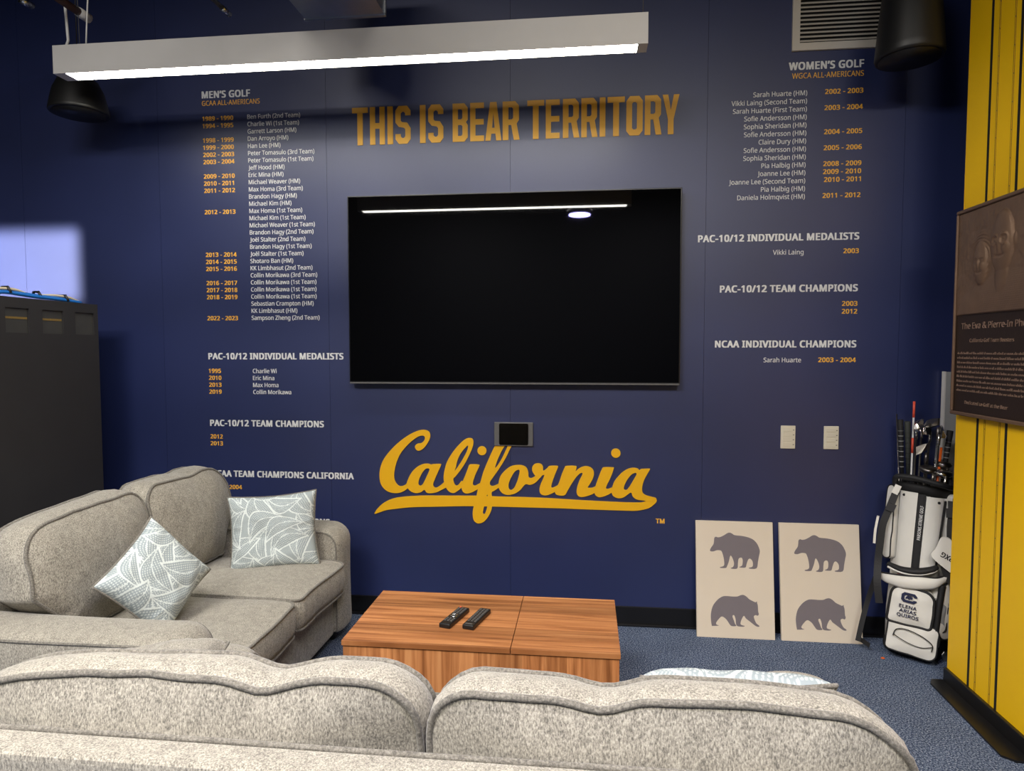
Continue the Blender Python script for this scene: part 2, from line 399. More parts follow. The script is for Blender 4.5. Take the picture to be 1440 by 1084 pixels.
# rounded pad: outline in (a,b) plane, thickness along c, piped on both rims
def pad(ha, hb, t, r, n_side=10, bulge=0.02, band=0.008, rings=9, bandseg=4, fn=None, rad=None):
    """returns bm, two rim loops; local coords a=x, c=y (thickness), b=z, centre at 0"""
    loop = []
    rr = rad or [r] * 4   # corners: +a+b, -a+b, -a-b, +a-b
    cs = [(ha - rr[0], hb - rr[0], 0, rr[0]), (-ha + rr[1], hb - rr[1], PI / 2, rr[1]), (-ha + rr[2], -hb + rr[2], PI, rr[2]), (ha - rr[3], -hb + rr[3], 1.5 * PI, rr[3])]
    pts = []
    for i, (cx, cz, a0, q) in enumerate(cs):
        arc = [(cx + q * math.cos(a0 + PI / 2 * k / 6), cz + q * math.sin(a0 + PI / 2 * k / 6)) for k in range(7)]
        pts += arc
        nx = cs[(i + 1) % 4]; st = (nx[0] + nx[3] * math.cos(nx[2]), nx[1] + nx[3] * math.sin(nx[2])); e = arc[-1]
        for k in range(1, n_side): pts.append((e[0] + (st[0] - e[0]) * k / n_side, e[1] + (st[1] - e[1]) * k / n_side))
    N = len(pts); bm = bmesh.new(); fn = fn or (lambda p: p)
    nr = []
    for i in range(N):
        d = Vector((pts[(i + 1) % N][0] - pts[i - 1][0], pts[(i + 1) % N][1] - pts[i - 1][1])); d.normalize(); nr.append((d.y, -d.x))
    def ring(s, y, o=0.0): return [bm.verts.new(fn(Vector((a * s + n[0] * o, y, b * s + n[1] * o)))) for (a, b), n in zip(pts, nr)]
    sect = []
    ss = [math.sin(PI / 2 * (k + 1) / rings) for k in range(rings)]
    for s in ss: sect.append((s, t / 2 + bulge * (1 - s ** 2.5), 0))
    for k in range(1, bandseg):
        u = k / bandseg; sect.append((1, t / 2 * math.cos(PI * u) if band > 0.02 else t / 2 - t * u, band * math.sin(PI * u)))
    for s in reversed(ss): sect.append((s, -t / 2 - bulge * (1 - s ** 2.5), 0))
    R = [ring(*q) for q in sect]
    c0 = bm.verts.new(fn(Vector((0, t / 2 + bulge, 0)))); c1 = bm.verts.new(fn(Vector((0, -t / 2 - bulge, 0))))
    for A, B in zip(R, R[1:]):
        for j in range(N): bm.faces.new((A[j], A[(j + 1) % N], B[(j + 1) % N], B[j]))
    for j in range(N):
        bm.faces.new((c0, R[0][(j + 1) % N], R[0][j])); bm.faces.new((c1, R[-1][j], R[-1][(j + 1) % N]))
    rim = [[fn(Vector((a * 1.003, y, b * 1.003))) for a, b in pts] for y in (t / 2, -t / 2)]
    return bm, rim
def add_pad(name, parent, mtx, material, pipe_r=0.005, pipe_mat=None, rims=(0, 1), **kw):
    f0 = kw.pop('fn', None) or (lambda p: p)
    bm, rim = pad(fn=lambda p: mtx @ f0(p), **kw)
    o = from_bm(name, bm, material, parent, smooth=True)
    if pipe_r:
        for i in rims:
            bp = bmesh.new(); add_tube(bp, rim[i], pipe_r, 6, closed=True)
            from_bm('piping', bp, pipe_mat or M['piping'], o, smooth=True)
    return o
def wob(p, f, a, seed=0.0):
    v = noise.noise_vector(Vector((p.x * f + seed, p.y * f + seed * 1.7, p.z * f - seed)))
    return p + v * a

# ------------------------------------------------------------------ outlines in metres (wall) / fractions (canvas)
SCRIPT= [('C', [(-0.652, 0.902), (-0.644, 0.884), (-0.628, 0.88), (-0.607, 0.892), (-0.584, 0.921), (-0.57, 0.952), (-0.575, 0.978), (-0.596, 0.989), (-0.625, 0.987), (-0.667, 0.971), (-0.72, 0.937), (-0.774, 0.889), (-0.817, 0.836), (-0.838, 0.789), (-0.844, 0.742), (-0.837, 0.7), (-0.813, 0.669), (-0.781, 0.655), (-0.744, 0.654), (-0.715, 0.664), (-0.691, 0.682), (-0.675, 0.709), (-0.685, 0.727), (-0.696, 0.708), (-0.712, 0.695), (-0.733, 0.69), (-0.752, 0.702), (-0.764, 0.728), (-0.764, 0.764), (-0.753, 0.811), (-0.732, 0.859), (-0.699, 0.901), (-0.662, 0.935), (-0.631, 0.955), (-0.607, 0.959), (-0.598, 0.949), (-0.602, 0.934), (-0.618, 0.92), (-0.639, 0.916)], []), ('a', [(-0.693, 0.682), (-0.675, 0.664), (-0.649, 0.656), (-0.622, 0.661), (-0.603, 0.674), (-0.591, 0.66), (-0.57, 0.657), (-0.538, 0.663), (-0.506, 0.679), (-0.485, 0.692), (-0.483, 0.713), (-0.498, 0.716), (-0.517, 0.7), (-0.538, 0.687), (-0.551, 0.69), (-0.556, 0.706), (-0.545, 0.735), (-0.527, 0.775), (-0.514, 0.805), (-0.519, 0.812), (-0.558, 0.81), (-0.565, 0.807), (-0.584, 0.812), (-0.611, 0.809), (-0.642, 0.793), (-0.669, 0.766), (-0.688, 0.732), (-0.698, 0.703)], [[(-0.582, 0.788), (-0.598, 0.783), (-0.616, 0.76), (-0.631, 0.728), (-0.635, 0.705), (-0.626, 0.695), (-0.611, 0.705), (-0.594, 0.737), (-0.578, 0.772), (-0.575, 0.783)]]), ('l', [(-0.36, 0.95), (-0.383, 0.945), (-0.412, 0.921), (-0.448, 0.879), (-0.48, 0.827), (-0.495, 0.78), (-0.5, 0.739), (-0.495, 0.708), (-0.486, 0.685), (-0.47, 0.667), (-0.449, 0.661), (-0.428, 0.671), (-0.407, 0.689), (-0.392, 0.71), (-0.405, 0.725), (-0.42, 0.707), (-0.433, 0.7), (-0.443, 0.709), (-0.449, 0.735), (-0.433, 0.753), (-0.396, 0.803), (-0.365, 0.86), (-0.347, 0.902), (-0.342, 0.93), (-0.347, 0.945)], [[(-0.37, 0.911), (-0.386, 0.898), (-0.412, 0.865), (-0.428, 0.828), (-0.435, 0.797), (-0.441, 0.778), (-0.422, 0.803), (-0.396, 0.844), (-0.375, 0.886)]]), ('i', [(-0.356, 0.813), (-0.317, 0.812), (-0.312, 0.804), (-0.33, 0.766), (-0.344, 0.727), (-0.346, 0.708), (-0.335, 0.702), (-0.317, 0.711), (-0.299, 0.718), (-0.299, 0.697), (-0.317, 0.686), (-0.351, 0.667), (-0.379, 0.66), (-0.397, 0.668), (-0.405, 0.687), (-0.402, 0.715), (-0.387, 0.752), (-0.371, 0.793), (-0.365, 0.808)], []), ('f', [(-0.229, 0.913), (-0.247, 0.878), (-0.27, 0.826), (-0.291, 0.774), (-0.306, 0.723), (-0.319, 0.686), (-0.327, 0.65), (-0.338, 0.608), (-0.347, 0.566), (-0.345, 0.53), (-0.335, 0.512), (-0.315, 0.504), (-0.289, 0.514), (-0.268, 0.538), (-0.252, 0.569), (-0.246, 0.6), (-0.245, 0.636), (-0.248, 0.668), (-0.232, 0.679), (-0.21, 0.696), (-0.204, 0.717), (-0.221, 0.71), (-0.242, 0.702), (-0.256, 0.708), (-0.255, 0.726), (-0.237, 0.752), (-0.206, 0.797), (-0.175, 0.848), (-0.155, 0.89), (-0.143, 0.914), (-0.142, 0.938), (-0.175, 0.956), (-0.211, 0.942)], [[(-0.178, 0.914), (-0.196, 0.884), (-0.215, 0.843), (-0.227, 0.809), (-0.229, 0.797), (-0.214, 0.814), (-0.191, 0.853), (-0.173, 0.892), (-0.163, 0.914), (-0.16, 0.933), (-0.17, 0.933)], [(-0.272, 0.655), (-0.278, 0.636), (-0.286, 0.599), (-0.293, 0.571), (-0.294, 0.559), (-0.286, 0.554), (-0.276, 0.574), (-0.269, 0.605), (-0.267, 0.636), (-0.269, 0.654)]]), ('o', [(-0.114, 0.814), (-0.145, 0.808), (-0.175, 0.787), (-0.201, 0.756), (-0.211, 0.72), (-0.209, 0.689), (-0.191, 0.666), (-0.165, 0.658), (-0.129, 0.665), (-0.099, 0.685), (-0.073, 0.715), (-0.048, 0.713), (-0.022, 0.724), (0.0, 0.747), (0.01, 0.761), (-0.012, 0.77), (-0.025, 0.756), (-0.043, 0.748), (-0.056, 0.754), (-0.058, 0.779), (-0.068, 0.802), (-0.089, 0.813)], [[(-0.11, 0.79), (-0.129, 0.778), (-0.15, 0.741), (-0.16, 0.71), (-0.157, 0.69), (-0.145, 0.684), (-0.129, 0.698), (-0.114, 0.732), (-0.104, 0.768), (-0.102, 0.786)]]), ('r', [(-0.005, 0.825), (-0.025, 0.821), (-0.037, 0.805), (-0.037, 0.785), (-0.025, 0.765), (-0.01, 0.754), (0.008, 0.76), (0.025, 0.766), (0.018, 0.745), (0.005, 0.714), (0.0, 0.686), (0.008, 0.666), (0.033, 0.66), (0.064, 0.671), (0.084, 0.685), (0.099, 0.714), (0.081, 0.706), (0.065, 0.7), (0.061, 0.711), (0.073, 0.752), (0.089, 0.793), (0.095, 0.808), (0.088, 0.814), (0.051, 0.812), (0.038, 0.799), (0.019, 0.787), (0.018, 0.806), (0.01, 0.82)], []), ('n', [(0.138, 0.814), (0.183, 0.815), (0.189, 0.807), (0.184, 0.787), (0.198, 0.8), (0.223, 0.813), (0.248, 0.814), (0.27, 0.801), (0.277, 0.779), (0.271, 0.751), (0.254, 0.72), (0.246, 0.705), (0.269, 0.705), (0.288, 0.712), (0.294, 0.693), (0.269, 0.672), (0.229, 0.658), (0.204, 0.658), (0.191, 0.673), (0.191, 0.698), (0.201, 0.734), (0.218, 0.77), (0.218, 0.78), (0.206, 0.777), (0.188, 0.759), (0.164, 0.723), (0.144, 0.687), (0.131, 0.665), (0.109, 0.661), (0.085, 0.667), (0.078, 0.686), (0.083, 0.701), (0.098, 0.722), (0.113, 0.768), (0.128, 0.804)], []), ('i', [(0.327, 0.811), (0.372, 0.811), (0.376, 0.804), (0.36, 0.758), (0.343, 0.722), (0.338, 0.704), (0.35, 0.701), (0.373, 0.709), (0.38, 0.693), (0.363, 0.68), (0.333, 0.664), (0.304, 0.657), (0.285, 0.668), (0.279, 0.69), (0.286, 0.716), (0.298, 0.752), (0.315, 0.797)], []), ('a', [(0.365, 0.693), (0.373, 0.667), (0.398, 0.655), (0.427, 0.66), (0.462, 0.685), (0.472, 0.665), (0.491, 0.651), (0.526, 0.646), (0.548, 0.643), (0.575, 0.647), (0.589, 0.658), (0.574, 0.664), (0.54, 0.672), (0.523, 0.684), (0.518, 0.706), (0.525, 0.742), (0.541, 0.777), (0.556, 0.804), (0.551, 0.808), (0.514, 0.806), (0.505, 0.799), (0.495, 0.808), (0.47, 0.811), (0.441, 0.802), (0.411, 0.779), (0.382, 0.743), (0.37, 0.713)], [[(0.483, 0.786), (0.463, 0.775), (0.441, 0.745), (0.428, 0.714), (0.429, 0.7), (0.442, 0.698), (0.456, 0.715), (0.476, 0.75), (0.49, 0.778)]]), ('swoosh', [(-0.873, 0.544), (-0.857, 0.568), (-0.825, 0.598), (-0.782, 0.62), (-0.734, 0.632), (-0.659, 0.64), (-0.58, 0.644), (-0.475, 0.646), (-0.328, 0.649), (-0.247, 0.648), (-0.094, 0.648), (0.059, 0.646), (0.079, 0.645), (0.229, 0.639), (0.378, 0.635), (0.467, 0.634), (0.516, 0.636), (0.54, 0.644), (0.555, 0.657), (0.579, 0.663), (0.592, 0.65), (0.584, 0.633), (0.555, 0.609), (0.516, 0.597), (0.477, 0.592), (0.379, 0.592), (0.229, 0.593), (0.079, 0.595), (-0.093, 0.595), (-0.247, 0.595), (-0.351, 0.594), (-0.423, 0.592), (-0.528, 0.587), (-0.66, 0.581), (-0.739, 0.572), (-0.804, 0.562), (-0.841, 0.55), (-0.868, 0.54)], [])]
DOTS= [(-0.298, 0.885), (0.386, 0.884)]
BEAR1= [(0.183, 0.747), (0.2, 0.77), (0.227, 0.796), (0.236, 0.823), (0.241, 0.852), (0.262, 0.863), (0.285, 0.858), (0.325, 0.863), (0.373, 0.88), (0.413, 0.897), (0.445, 0.901), (0.476, 0.893), (0.507, 0.881), (0.6, 0.876), (0.678, 0.866), (0.74, 0.849), (0.785, 0.821), (0.814, 0.784), (0.827, 0.748), (0.814, 0.705), (0.8, 0.658), (0.78, 0.602), (0.695, 0.597), (0.684, 0.604), (0.727, 0.614), (0.736, 0.64), (0.727, 0.666), (0.7, 0.683), (0.676, 0.675), (0.654, 0.638), (0.641, 0.608), (0.602, 0.603), (0.556, 0.607), (0.595, 0.621), (0.605, 0.658), (0.598, 0.684), (0.575, 0.689), (0.551, 0.677), (0.542, 0.64), (0.535, 0.598), (0.492, 0.59), (0.446, 0.595), (0.478, 0.607), (0.492, 0.634), (0.481, 0.67), (0.459, 0.699), (0.443, 0.699), (0.425, 0.653), (0.4, 0.61), (0.384, 0.596), (0.321, 0.594), (0.309, 0.601), (0.353, 0.611), (0.366, 0.631), (0.359, 0.683), (0.339, 0.73), (0.32, 0.745), (0.273, 0.746), (0.225, 0.735), (0.19, 0.736)]
BEAR2= [(0.192, 0.105), (0.182, 0.169), (0.189, 0.22), (0.214, 0.272), (0.271, 0.321), (0.334, 0.35), (0.388, 0.356), (0.466, 0.354), (0.528, 0.356), (0.567, 0.367), (0.605, 0.371), (0.643, 0.359), (0.681, 0.336), (0.741, 0.317), (0.761, 0.313), (0.776, 0.32), (0.78, 0.305), (0.788, 0.285), (0.79, 0.239), (0.798, 0.214), (0.783, 0.2), (0.758, 0.205), (0.734, 0.193), (0.744, 0.164), (0.767, 0.134), (0.803, 0.115), (0.793, 0.107), (0.76, 0.111), (0.715, 0.132), (0.671, 0.154), (0.633, 0.173), (0.607, 0.194), (0.579, 0.166), (0.562, 0.132), (0.572, 0.117), (0.616, 0.109), (0.591, 0.102), (0.523, 0.105), (0.505, 0.125), (0.501, 0.161), (0.486, 0.193), (0.469, 0.196), (0.461, 0.183), (0.479, 0.15), (0.491, 0.125), (0.507, 0.106), (0.446, 0.104), (0.416, 0.125), (0.379, 0.16), (0.326, 0.181), (0.282, 0.157), (0.249, 0.125), (0.257, 0.11), (0.285, 0.103), (0.207, 0.098)]
SLOGAN= [('T', -0.968, -0.885), ('H', -0.874, -0.796), ('I', -0.782, -0.753), ('S', -0.74, -0.661), ('I', -0.612, -0.583), ('S', -0.569, -0.491), ('B', -0.443, -0.366), ('E', -0.353, -0.283), ('A', -0.276, -0.195), ('R', -0.188, -0.103), ('T', -0.064, 0.02), ('E', 0.028, 0.097), ('R', 0.113, 0.195), ('R', 0.204, 0.284), ('I', 0.294, 0.322), ('T', 0.332, 0.416), ('O', 0.424, 0.503), ('R', 0.513, 0.594), ('Y', 0.598, 0.678)]

# ================================================================== THE ROOM
struct(box('floor', -3.4, 3.0, -6.2, 0.1, -0.05, 0, M['carpet']))
struct(box('ceiling', -3.4, 3.0, -6.2, 0.1, 3.6, 3.7, M['ceiling']))
wb = struct(box('wall_back', -3.4, 3.0, 0.02, 0.12, 0, 3.6, M['gap']))
xs = [-3.4, -2.84, -2.039, -1.109, -0.15, 0.812, 1.72, 3.0]
for a, b in zip(xs, xs[1:]): box('wall_panel', a + 0.0006, b - 0.0006, 0.0, 0.02, 0, 3.6, M['wall'], wb)
struct(box('wall_left', -3.4, -3.3, -6.2, 0, 0, 3.6, M['dark_wall']))
struct(box('wall_front', -3.4, 3.0, -6.3, -6.2, 0, 3.6, M['dark_wall']))
struct(box('wall_alcove', 2.9, 3.0, -6.2, 0, 0, 3.6, M['dark_wall']))
bb = struct(box('baseboard_back', -3.3, 2.9, -0.011, 0.0, 0, 0.098, M['base_black'], bev=0.002))
box('toe', -3.3, 2.9, -0.024, -0.011, 0, 0.012, M['base_black'], bb, bev=0.004)
# gold clad wall at the right, in vertical boards
wr = struct(box('wall_right', 1.775, 1.9, -6.2, -0.452, 0, 3.6, M['gap']))
ys = [-0.450, -0.590, -0.767, -0.98, -1.19, -1.33, -1.507, -1.72, -2.4]
for y in ys[1:]: box('joint_strip', 1.7592, 1.777, y - 0.007, y + 0.007, 0.06, 3.6, M['gap'], wr)
for a, b in zip(ys, ys[1:]): box('wall_panel', 1.76, 1.777, b + 0.007, a - (0.007 if a != ys[0] else 0), 0.06, 3.6, M['yellow'], wr)
box('end_board', 1.76, 1.915, -0.4495, -0.438, 0.06, 3.6, M['yellow'], wr)
for y in (-0.636, -0.728, -1.375, -1.465):
    for d in (-0.0035, 0.0035): box('seam', 1.7592, 1.761, y + d - 0.0009, y + d + 0.0009, 0.06, 3.6, M['seam_brown'], wr)
bm = bmesh.new()
for y in (-0.636, -0.728):
    for k in range(34): add_box(bm, 1.7585, 1.76, y - 0.003, y + 0.003, 0.1 + k * 0.1 - 0.0015, 0.1 + k * 0.1 + 0.0015)
from_bm('rivets', bm, M['brass'], wr, kind='stuff')
struct(box('baseboard_right', 1.746, 1.76, -6.2, -0.436, 0, 0.062, M['base_black'], bev=0.003))
bm = bmesh.new()
vs = [bm.verts.new(p) for p in ((1.745, -0.435, 0), (1.70, -0.435, 0), (1.68, -0.47, 0), (1.665, -0.97, 0), (1.70, -1.0, 0), (1.745, -1.0, 0))]
f = bm.faces.new(vs); r = bmesh.ops.extrude_face_region(bm, geom=[f])
bmesh.ops.translate(bm, vec=(0, 0, 0.008), verts=[e for e in r['geom'] if isinstance(e, bmesh.types.BMVert)])
struct(from_bm('trim_1', bm, M['base_black']))

# ================================================================== LETTERING ON THE WALL
D = 0.0012
def lettering(label, x, z, group=None):
    return thing('wall_lettering', label, 'lettering', (x, 0, z), group=group)
def wtext(name, body, cap, width, al, x, z, m, root, bold=0.0, sx=None):
    return text(name, body, cap, width, al, x - root.location.x, z - root.location.z, D, m, root, bold, WALLM, sx)
GAPB = 0.028
XL, XN, RS = -1.786, -1.536, 0.03742
def zrow(z0, k): return z0 - RS * k
CN = 0.0225   # capital height of the lists
SXN = None
def natural(body, bold):
    me, a, b = text_raw(body, bold); bpy.data.meshes.remove(me); y0, ch = capheight(bold); return (b - a), ch
w_, ch_ = natural('Peter Tomasulo (3rd Team)', 0.006); SXN = 0.362 / (w_ / ch_ * CN) ; 
w_, ch_ = natural('2022 - 2023', GAPB); SXD = 0.173 / (w_ / ch_ * CN)
def name_line(body, al, x, zc, root): wtext('name_line', body, CN, None, al, x, zc - CN / 2, M['white_letter'], root, 0.006, SXN)
def date_line(body, al, x, zc, root): wtext('date_line', body, CN, None, al, x, zc - CN / 2, M['date'], root, GAPB, SXD)

root = lettering('long list of golf all-Americans with gold years, left of the television', XL, 1.56)
wtext('heading', "MEN\u2019S GOLF", 0.036, 0.268, 'L', XL, 2.728, M['white_letter'], root, 0.042)
wtext('subheading', 'GCAA ALL-AMERICANS', 0.025, 0.32, 'L', XL, 2.690, M['date'], root, 0.004)
z0 = 2.6237
for k, s in enumerate(['Ben Furth (2nd Team)', 'Charlie Wi (1st Team)', 'Garrett Larson (HM)', 'Dan Arroyo (HM)', 'Han Lee (HM)', 'Peter Tomasulo (3rd Team)', 'Peter Tomasulo (1st Team)', 'Jeff Hood (HM)', 'Eric Mina (HM)', 'Michael Weaver (HM)', 'Max Homa (3rd Team)', 'Brandon Hagy (HM)', 'Michael Kim (HM)', 'Max Homa (1st Team)', 'Michael Kim (1st Team)', 'Michael Weaver (1st Team)', 'Brandon Hagy (2nd Team)', 'Jo\u00ebl Stalter (2nd Team)', 'Brandon Hagy (1st Team)', 'Jo\u00ebl Stalter (1st Team)', 'Shotaro Ban (HM)', 'KK Limbhasut (2nd Team)', 'Collin Morikawa (3rd Team)', 'Collin Morikawa (1st Team)', 'Collin Morikawa (1st Team)', 'Collin Morikawa (1st Team)', 'Sebastian Crampton (HM)', 'KK Limbhasut (HM)', 'Sampson Zheng (2nd Team)']):
    name_line(s, 'L', XN, zrow(z0, k), root)
for k, s in [(0, '1989 - 1990'), (1, '1994 - 1995'), (3, '1998 - 1999'), (4, '1999 - 2000'), (5, '2002 - 2003'), (6, '2003 - 2004'), (8, '2009 - 2010'), (9, '2010 - 2011'), (10, '2011 - 2012'), (13, '2012 - 2013'), (19, '2013 - 2014'), (20, '2014 - 2015'), (21, '2015 - 2016'), (23, '2016 - 2017'), (24, '2017 - 2018'), (25, '2018 - 2019'), (28, '2022 - 2023')]:
    date_line(s, 'L', XL, zrow(z0 - 0.001, k), root)
HC = 0.034
root = lettering('white individual medalists heading with four gold years, left of the television', XL, 1.15)
wtext('heading', 'PAC-10/12 INDIVIDUAL MEDALISTS', HC, 0.753, 'L', XL, 1.372 - HC / 2, M['white_letter'], root, 0.042)
for k, (a, b) in enumerate([('1995', 'Charlie Wi'), ('2010', 'Eric Mina'), ('2013', 'Max Homa'), ('2019', 'Collin Morikawa')]):
    date_line(a, 'L', XL, zrow(1.293, k), root); name_line(b, 'L', XN, zrow(1.293, k), root)
root = lettering('white team champions heading over gold 2012 and 2013, above the loveseat', XL, 0.88)
wtext('heading', 'PAC-10/12 TEAM CHAMPIONS', HC, 0.64, 'L', XL, 1.012 - HC / 2, M['white_letter'], root, 0.042)
for k, a in enumerate(('2012', '2013')): date_line(a, 'L', XL, zrow(0.938, k), root)
root = lettering('white team champions California heading, lower left just above the loveseat back', XL, 0.62)
wtext('heading', 'NCAA TEAM CHAMPIONS CALIFORNIA', HC, 0.80, 'L', XL, 0.737 - HC / 2, M['white_letter'], root, 0.042)
date_line('2003 - 2004', 'L', XL, 0.664, root)
root = lettering('lowest left heading, all but its last letters hidden behind loveseat', XL, 0.43)
wtext('heading', 'NCAA INDIVIDUAL CHAMPIONS', HC, 0.664, 'L', XL, 0.486 - HC / 2, M['white_letter'], root, 0.042)
XR, XM = 1.528, 1.274
root = lettering('list of women golfers with gold years, under the wall vent', XR, 2.1)
wtext('heading', "WOMEN\u2019S GOLF", 0.036, 0.341, 'R', XR, 2.735, M['white_letter'], root, 0.042)
wtext('subheading', 'WGCA ALL-AMERICANS', 0.025, 0.325, 'R', XR, 2.695, M['date'], root, 0.004)
z1 = 2.6275
for k, s in enumerate(['Sarah Huarte (HM)', 'Vikki Laing (Second Team)', 'Sarah Huarte (First Team)', 'Sofie Andersson (HM)', 'Sophia Sheridan (HM)', 'Sofie Andersson (HM)', 'Claire Dury (HM)', 'Sofie Andersson (HM)', 'Sophia Sheridan (HM)', 'Pia Halbig (HM)', 'Joanne Lee (HM)', 'Joanne Lee (Second Team)', 'Pia Halbig (HM)', 'Daniela Holmqvist (HM)']):
    name_line(s, 'R', XM, zrow(z1, k), root)
for k, s in [(0, '2002 - 2003'), (2, '2003 - 2004'), (5, '2004 - 2005'), (7, '2005 - 2006'), (9, '2008 - 2009'), (10, '2009 - 2010'), (11, '2010 - 2011'), (13, '2011 - 2012')]:
    date_line(s, 'R', XR, zrow(z1 + 0.001, k), root)
root = lettering('white individual medalists heading over gold 2003, right of the television', XR, 1.86)
wtext('heading', 'PAC-10/12 INDIVIDUAL MEDALISTS', HC, 0.752, 'R', XR, 1.948 - HC / 2, M['white_letter'], root, 0.042)
name_line('Vikki Laing', 'R', XM, 1.876, root); date_line('2003', 'R', XR, 1.878, root)
root = lettering('white team champions heading over gold 2003 and 2012, right of the television', XR, 1.58)
wtext('heading', 'PAC-10/12 TEAM CHAMPIONS', HC, 0.644, 'R', XR, 1.702 - HC / 2, M['white_letter'], root, 0.042)
for k, a in enumerate(('2003', '2012')): date_line(a, 'R', XR, zrow(1.627, k), root)
root = lettering('white individual champions heading above the two wall keypads', XR, 1.33)
wtext('heading', 'NCAA INDIVIDUAL CHAMPIONS', HC, 0.663, 'R', XR, 1.433 - HC / 2, M['white_letter'], root, 0.042)
name_line('Sarah Huarte', 'R', XM, 1.355, root); date_line('2003 - 2004', 'R', XR, 1.356, root)

# the slogan over the television: condensed block letters with cut corners
def glyph(c):
    """outline(s) in a 100 wide, 230 high cell; stroke 35"""
    t, W, H, k = 35, 100, 230, 22
    if c == 'T': return [[(0, H), (W, H), (W, H - t + 2), (67, H - t + 2), (67, 0), (33, 0), (33, H - t + 2), (0, H - t + 2)]]
    if c == 'H': return [[(0, 0), (0, H), (t, H), (t, 132), (65, 132), (65, H), (W, H), (W, 0), (65, 0), (65, 98), (t, 98), (t, 0)]]
    if c == 'I': return [[(0, 0), (0, H), (W, H), (W, 0)]]
    if c == 'S': return [[(0, 60), (0, k + 6), (k, 0), (W - k, 0), (W, k + 6), (W, 95), (W - k, 128), (t + 8, 132), (t, 142), (t, H - t - 10), (t + 10, H - t), (W - t - 10, H - t), (W - t, H - t - 10), (W - t, H - 58), (W, H - 58), (W, H - k - 6), (W - k, H), (k, H), (0, H - k - 6), (0, 130), (k, 104), (W - t - 10, 98), (W - t, 88), (W - t, t + 10), (W - t - 10, t), (t + 10, t), (t, t + 10), (t, 60)]]
    if c == 'B': return [[(0, 0), (0, H), (W - k, H), (W, H - k - 4), (W, 132), (W - 12, 118), (W, 100), (W, k + 4), (W - k, 0)], [(t, 134), (W - t - 8, 134), (W - t, 142), (W - t, H - t - 8), (W - t - 8, H - t), (t, H - t)], [(t, t), (W - t - 8, t), (W - t, t + 8), (W - t, 93), (W - t - 8, 101), (t, 101)]]
    if c == 'E': return [[(0, 0), (0, H), (W, H), (W, H - 33), (38, H - 33), (38, 132), (W - 2, 132), (W - 2, 99), (38, 99), (38, 33), (W, 33), (W, 0)]]
    if c == 'A': return [[(0, 0), (30, H), (70, H), (W, 0), (68, 0), (63, 42), (37, 42), (32, 0)], [(42, 76), (58, 76), (50, 168)]]
    if c == 'R': return [[(0, 0), (0, H), (W - k - 4, H), (W - 4, H - k - 4), (W - 4, 118), (W - 17, 98), (W, 0), (66, 0), (50, 90), (34, 90), (34, 0)], [(34, 122), (54, 122), (62, 130), (62, H - t - 8), (54, H - t), (34, H - t)]]
    if c == 'O': return [[(0, k + 6), (0, H - k - 6), (k, H), (W - k, H), (W, H - k - 6), (W, k + 6), (W - k, 0), (k, 0)], [(t, t + 8), (t + 8, t), (W - t - 8, t), (W - t, t + 8), (W - t, H - t - 8), (W - t - 8, H - t), (t + 8, H - t), (t, H - t - 8)]]
    if c == 'Y': return [[(33, 0), (33, 88), (0, H), (33, H), (50, 140), (67, H), (W, H), (67, 88), (67, 0)]]
root = lettering('big gold block letter slogan on wall above the television', -0.145, 2.456)
for ch, a, b in SLOGAN:
    ol = [[((a + (b - a) * x / 100) + 0.145, y / 230 * 0.1895) for x, y in o] for o in glyph(ch)]
    if ch == 'R' : ol = [[(x, y) for x, y in o] for o in ol]
    flat_shape('letter', ol, 0.003, WALLM, M['slogan'], root)

# script sign
root = thing('script_sign', 'large gold cursive California wall sign with underline swoosh, below the television', 'sign', (-0.12, 0, 0.75))
def shift(o): return [(x + 0.12, z - 0.75) for x, z in o]
for i, (nm, ol, holes) in enumerate(SCRIPT):
    outs = [catmull(shift(ol), 4)] + [catmull(shift(h), 4) for h in holes]
    d = 0.006 + (0.0006 * (i % 2) if nm != 'swoosh' else -0.0008)
    flat_shape('letter' if nm != 'swoosh' else 'swoosh', outs, d, WALLM, M['gold'], root)
for i, (x, z) in enumerate(DOTS):
    flat_shape('dot', [[(x + 0.12 + 0.0235 * math.cos(2 * PI * k / 32), z - 0.75 + 0.0235 * math.sin(2 * PI * k / 32)) for k in range(32)]], 0.006, WALLM, M['gold'], root)
wtext('trademark_letters', 'TM', 0.024, 0.044, 'L', 0.588, 0.530, M['date'], root, 0.042)

# ================================================================== THINGS ON THE BACK WALL
X0, X1, Z0, Z1 = -0.98, 0.69, 1.2314, 2.1864
tv = thing('television', 'large black flat screen television mounted on the navy wall', 'television', ((X0 + X1) / 2, 0, Z0))
cx = (X0 + X1) / 2
box('casing', X0 - cx, X1 - cx, -0.058, -0.020, 0, Z1 - Z0, M['tv_black'], tv, bev=0.003)
box('screen', X0 - cx + 0.006, X1 - cx - 0.006, -0.0595, -0.057, 0.014, Z1 - Z0 - 0.006, M['screen'], tv)
box('lower_trim', X0 - cx + 0.002, X1 - cx - 0.002, -0.0605, -0.057, 0.001, 0.009, M['grey_plastic'], tv)
box('wall_mount', -0.3, 0.3, -0.020, 0.0, 0.25, 0.75, M['black_plastic'], tv)

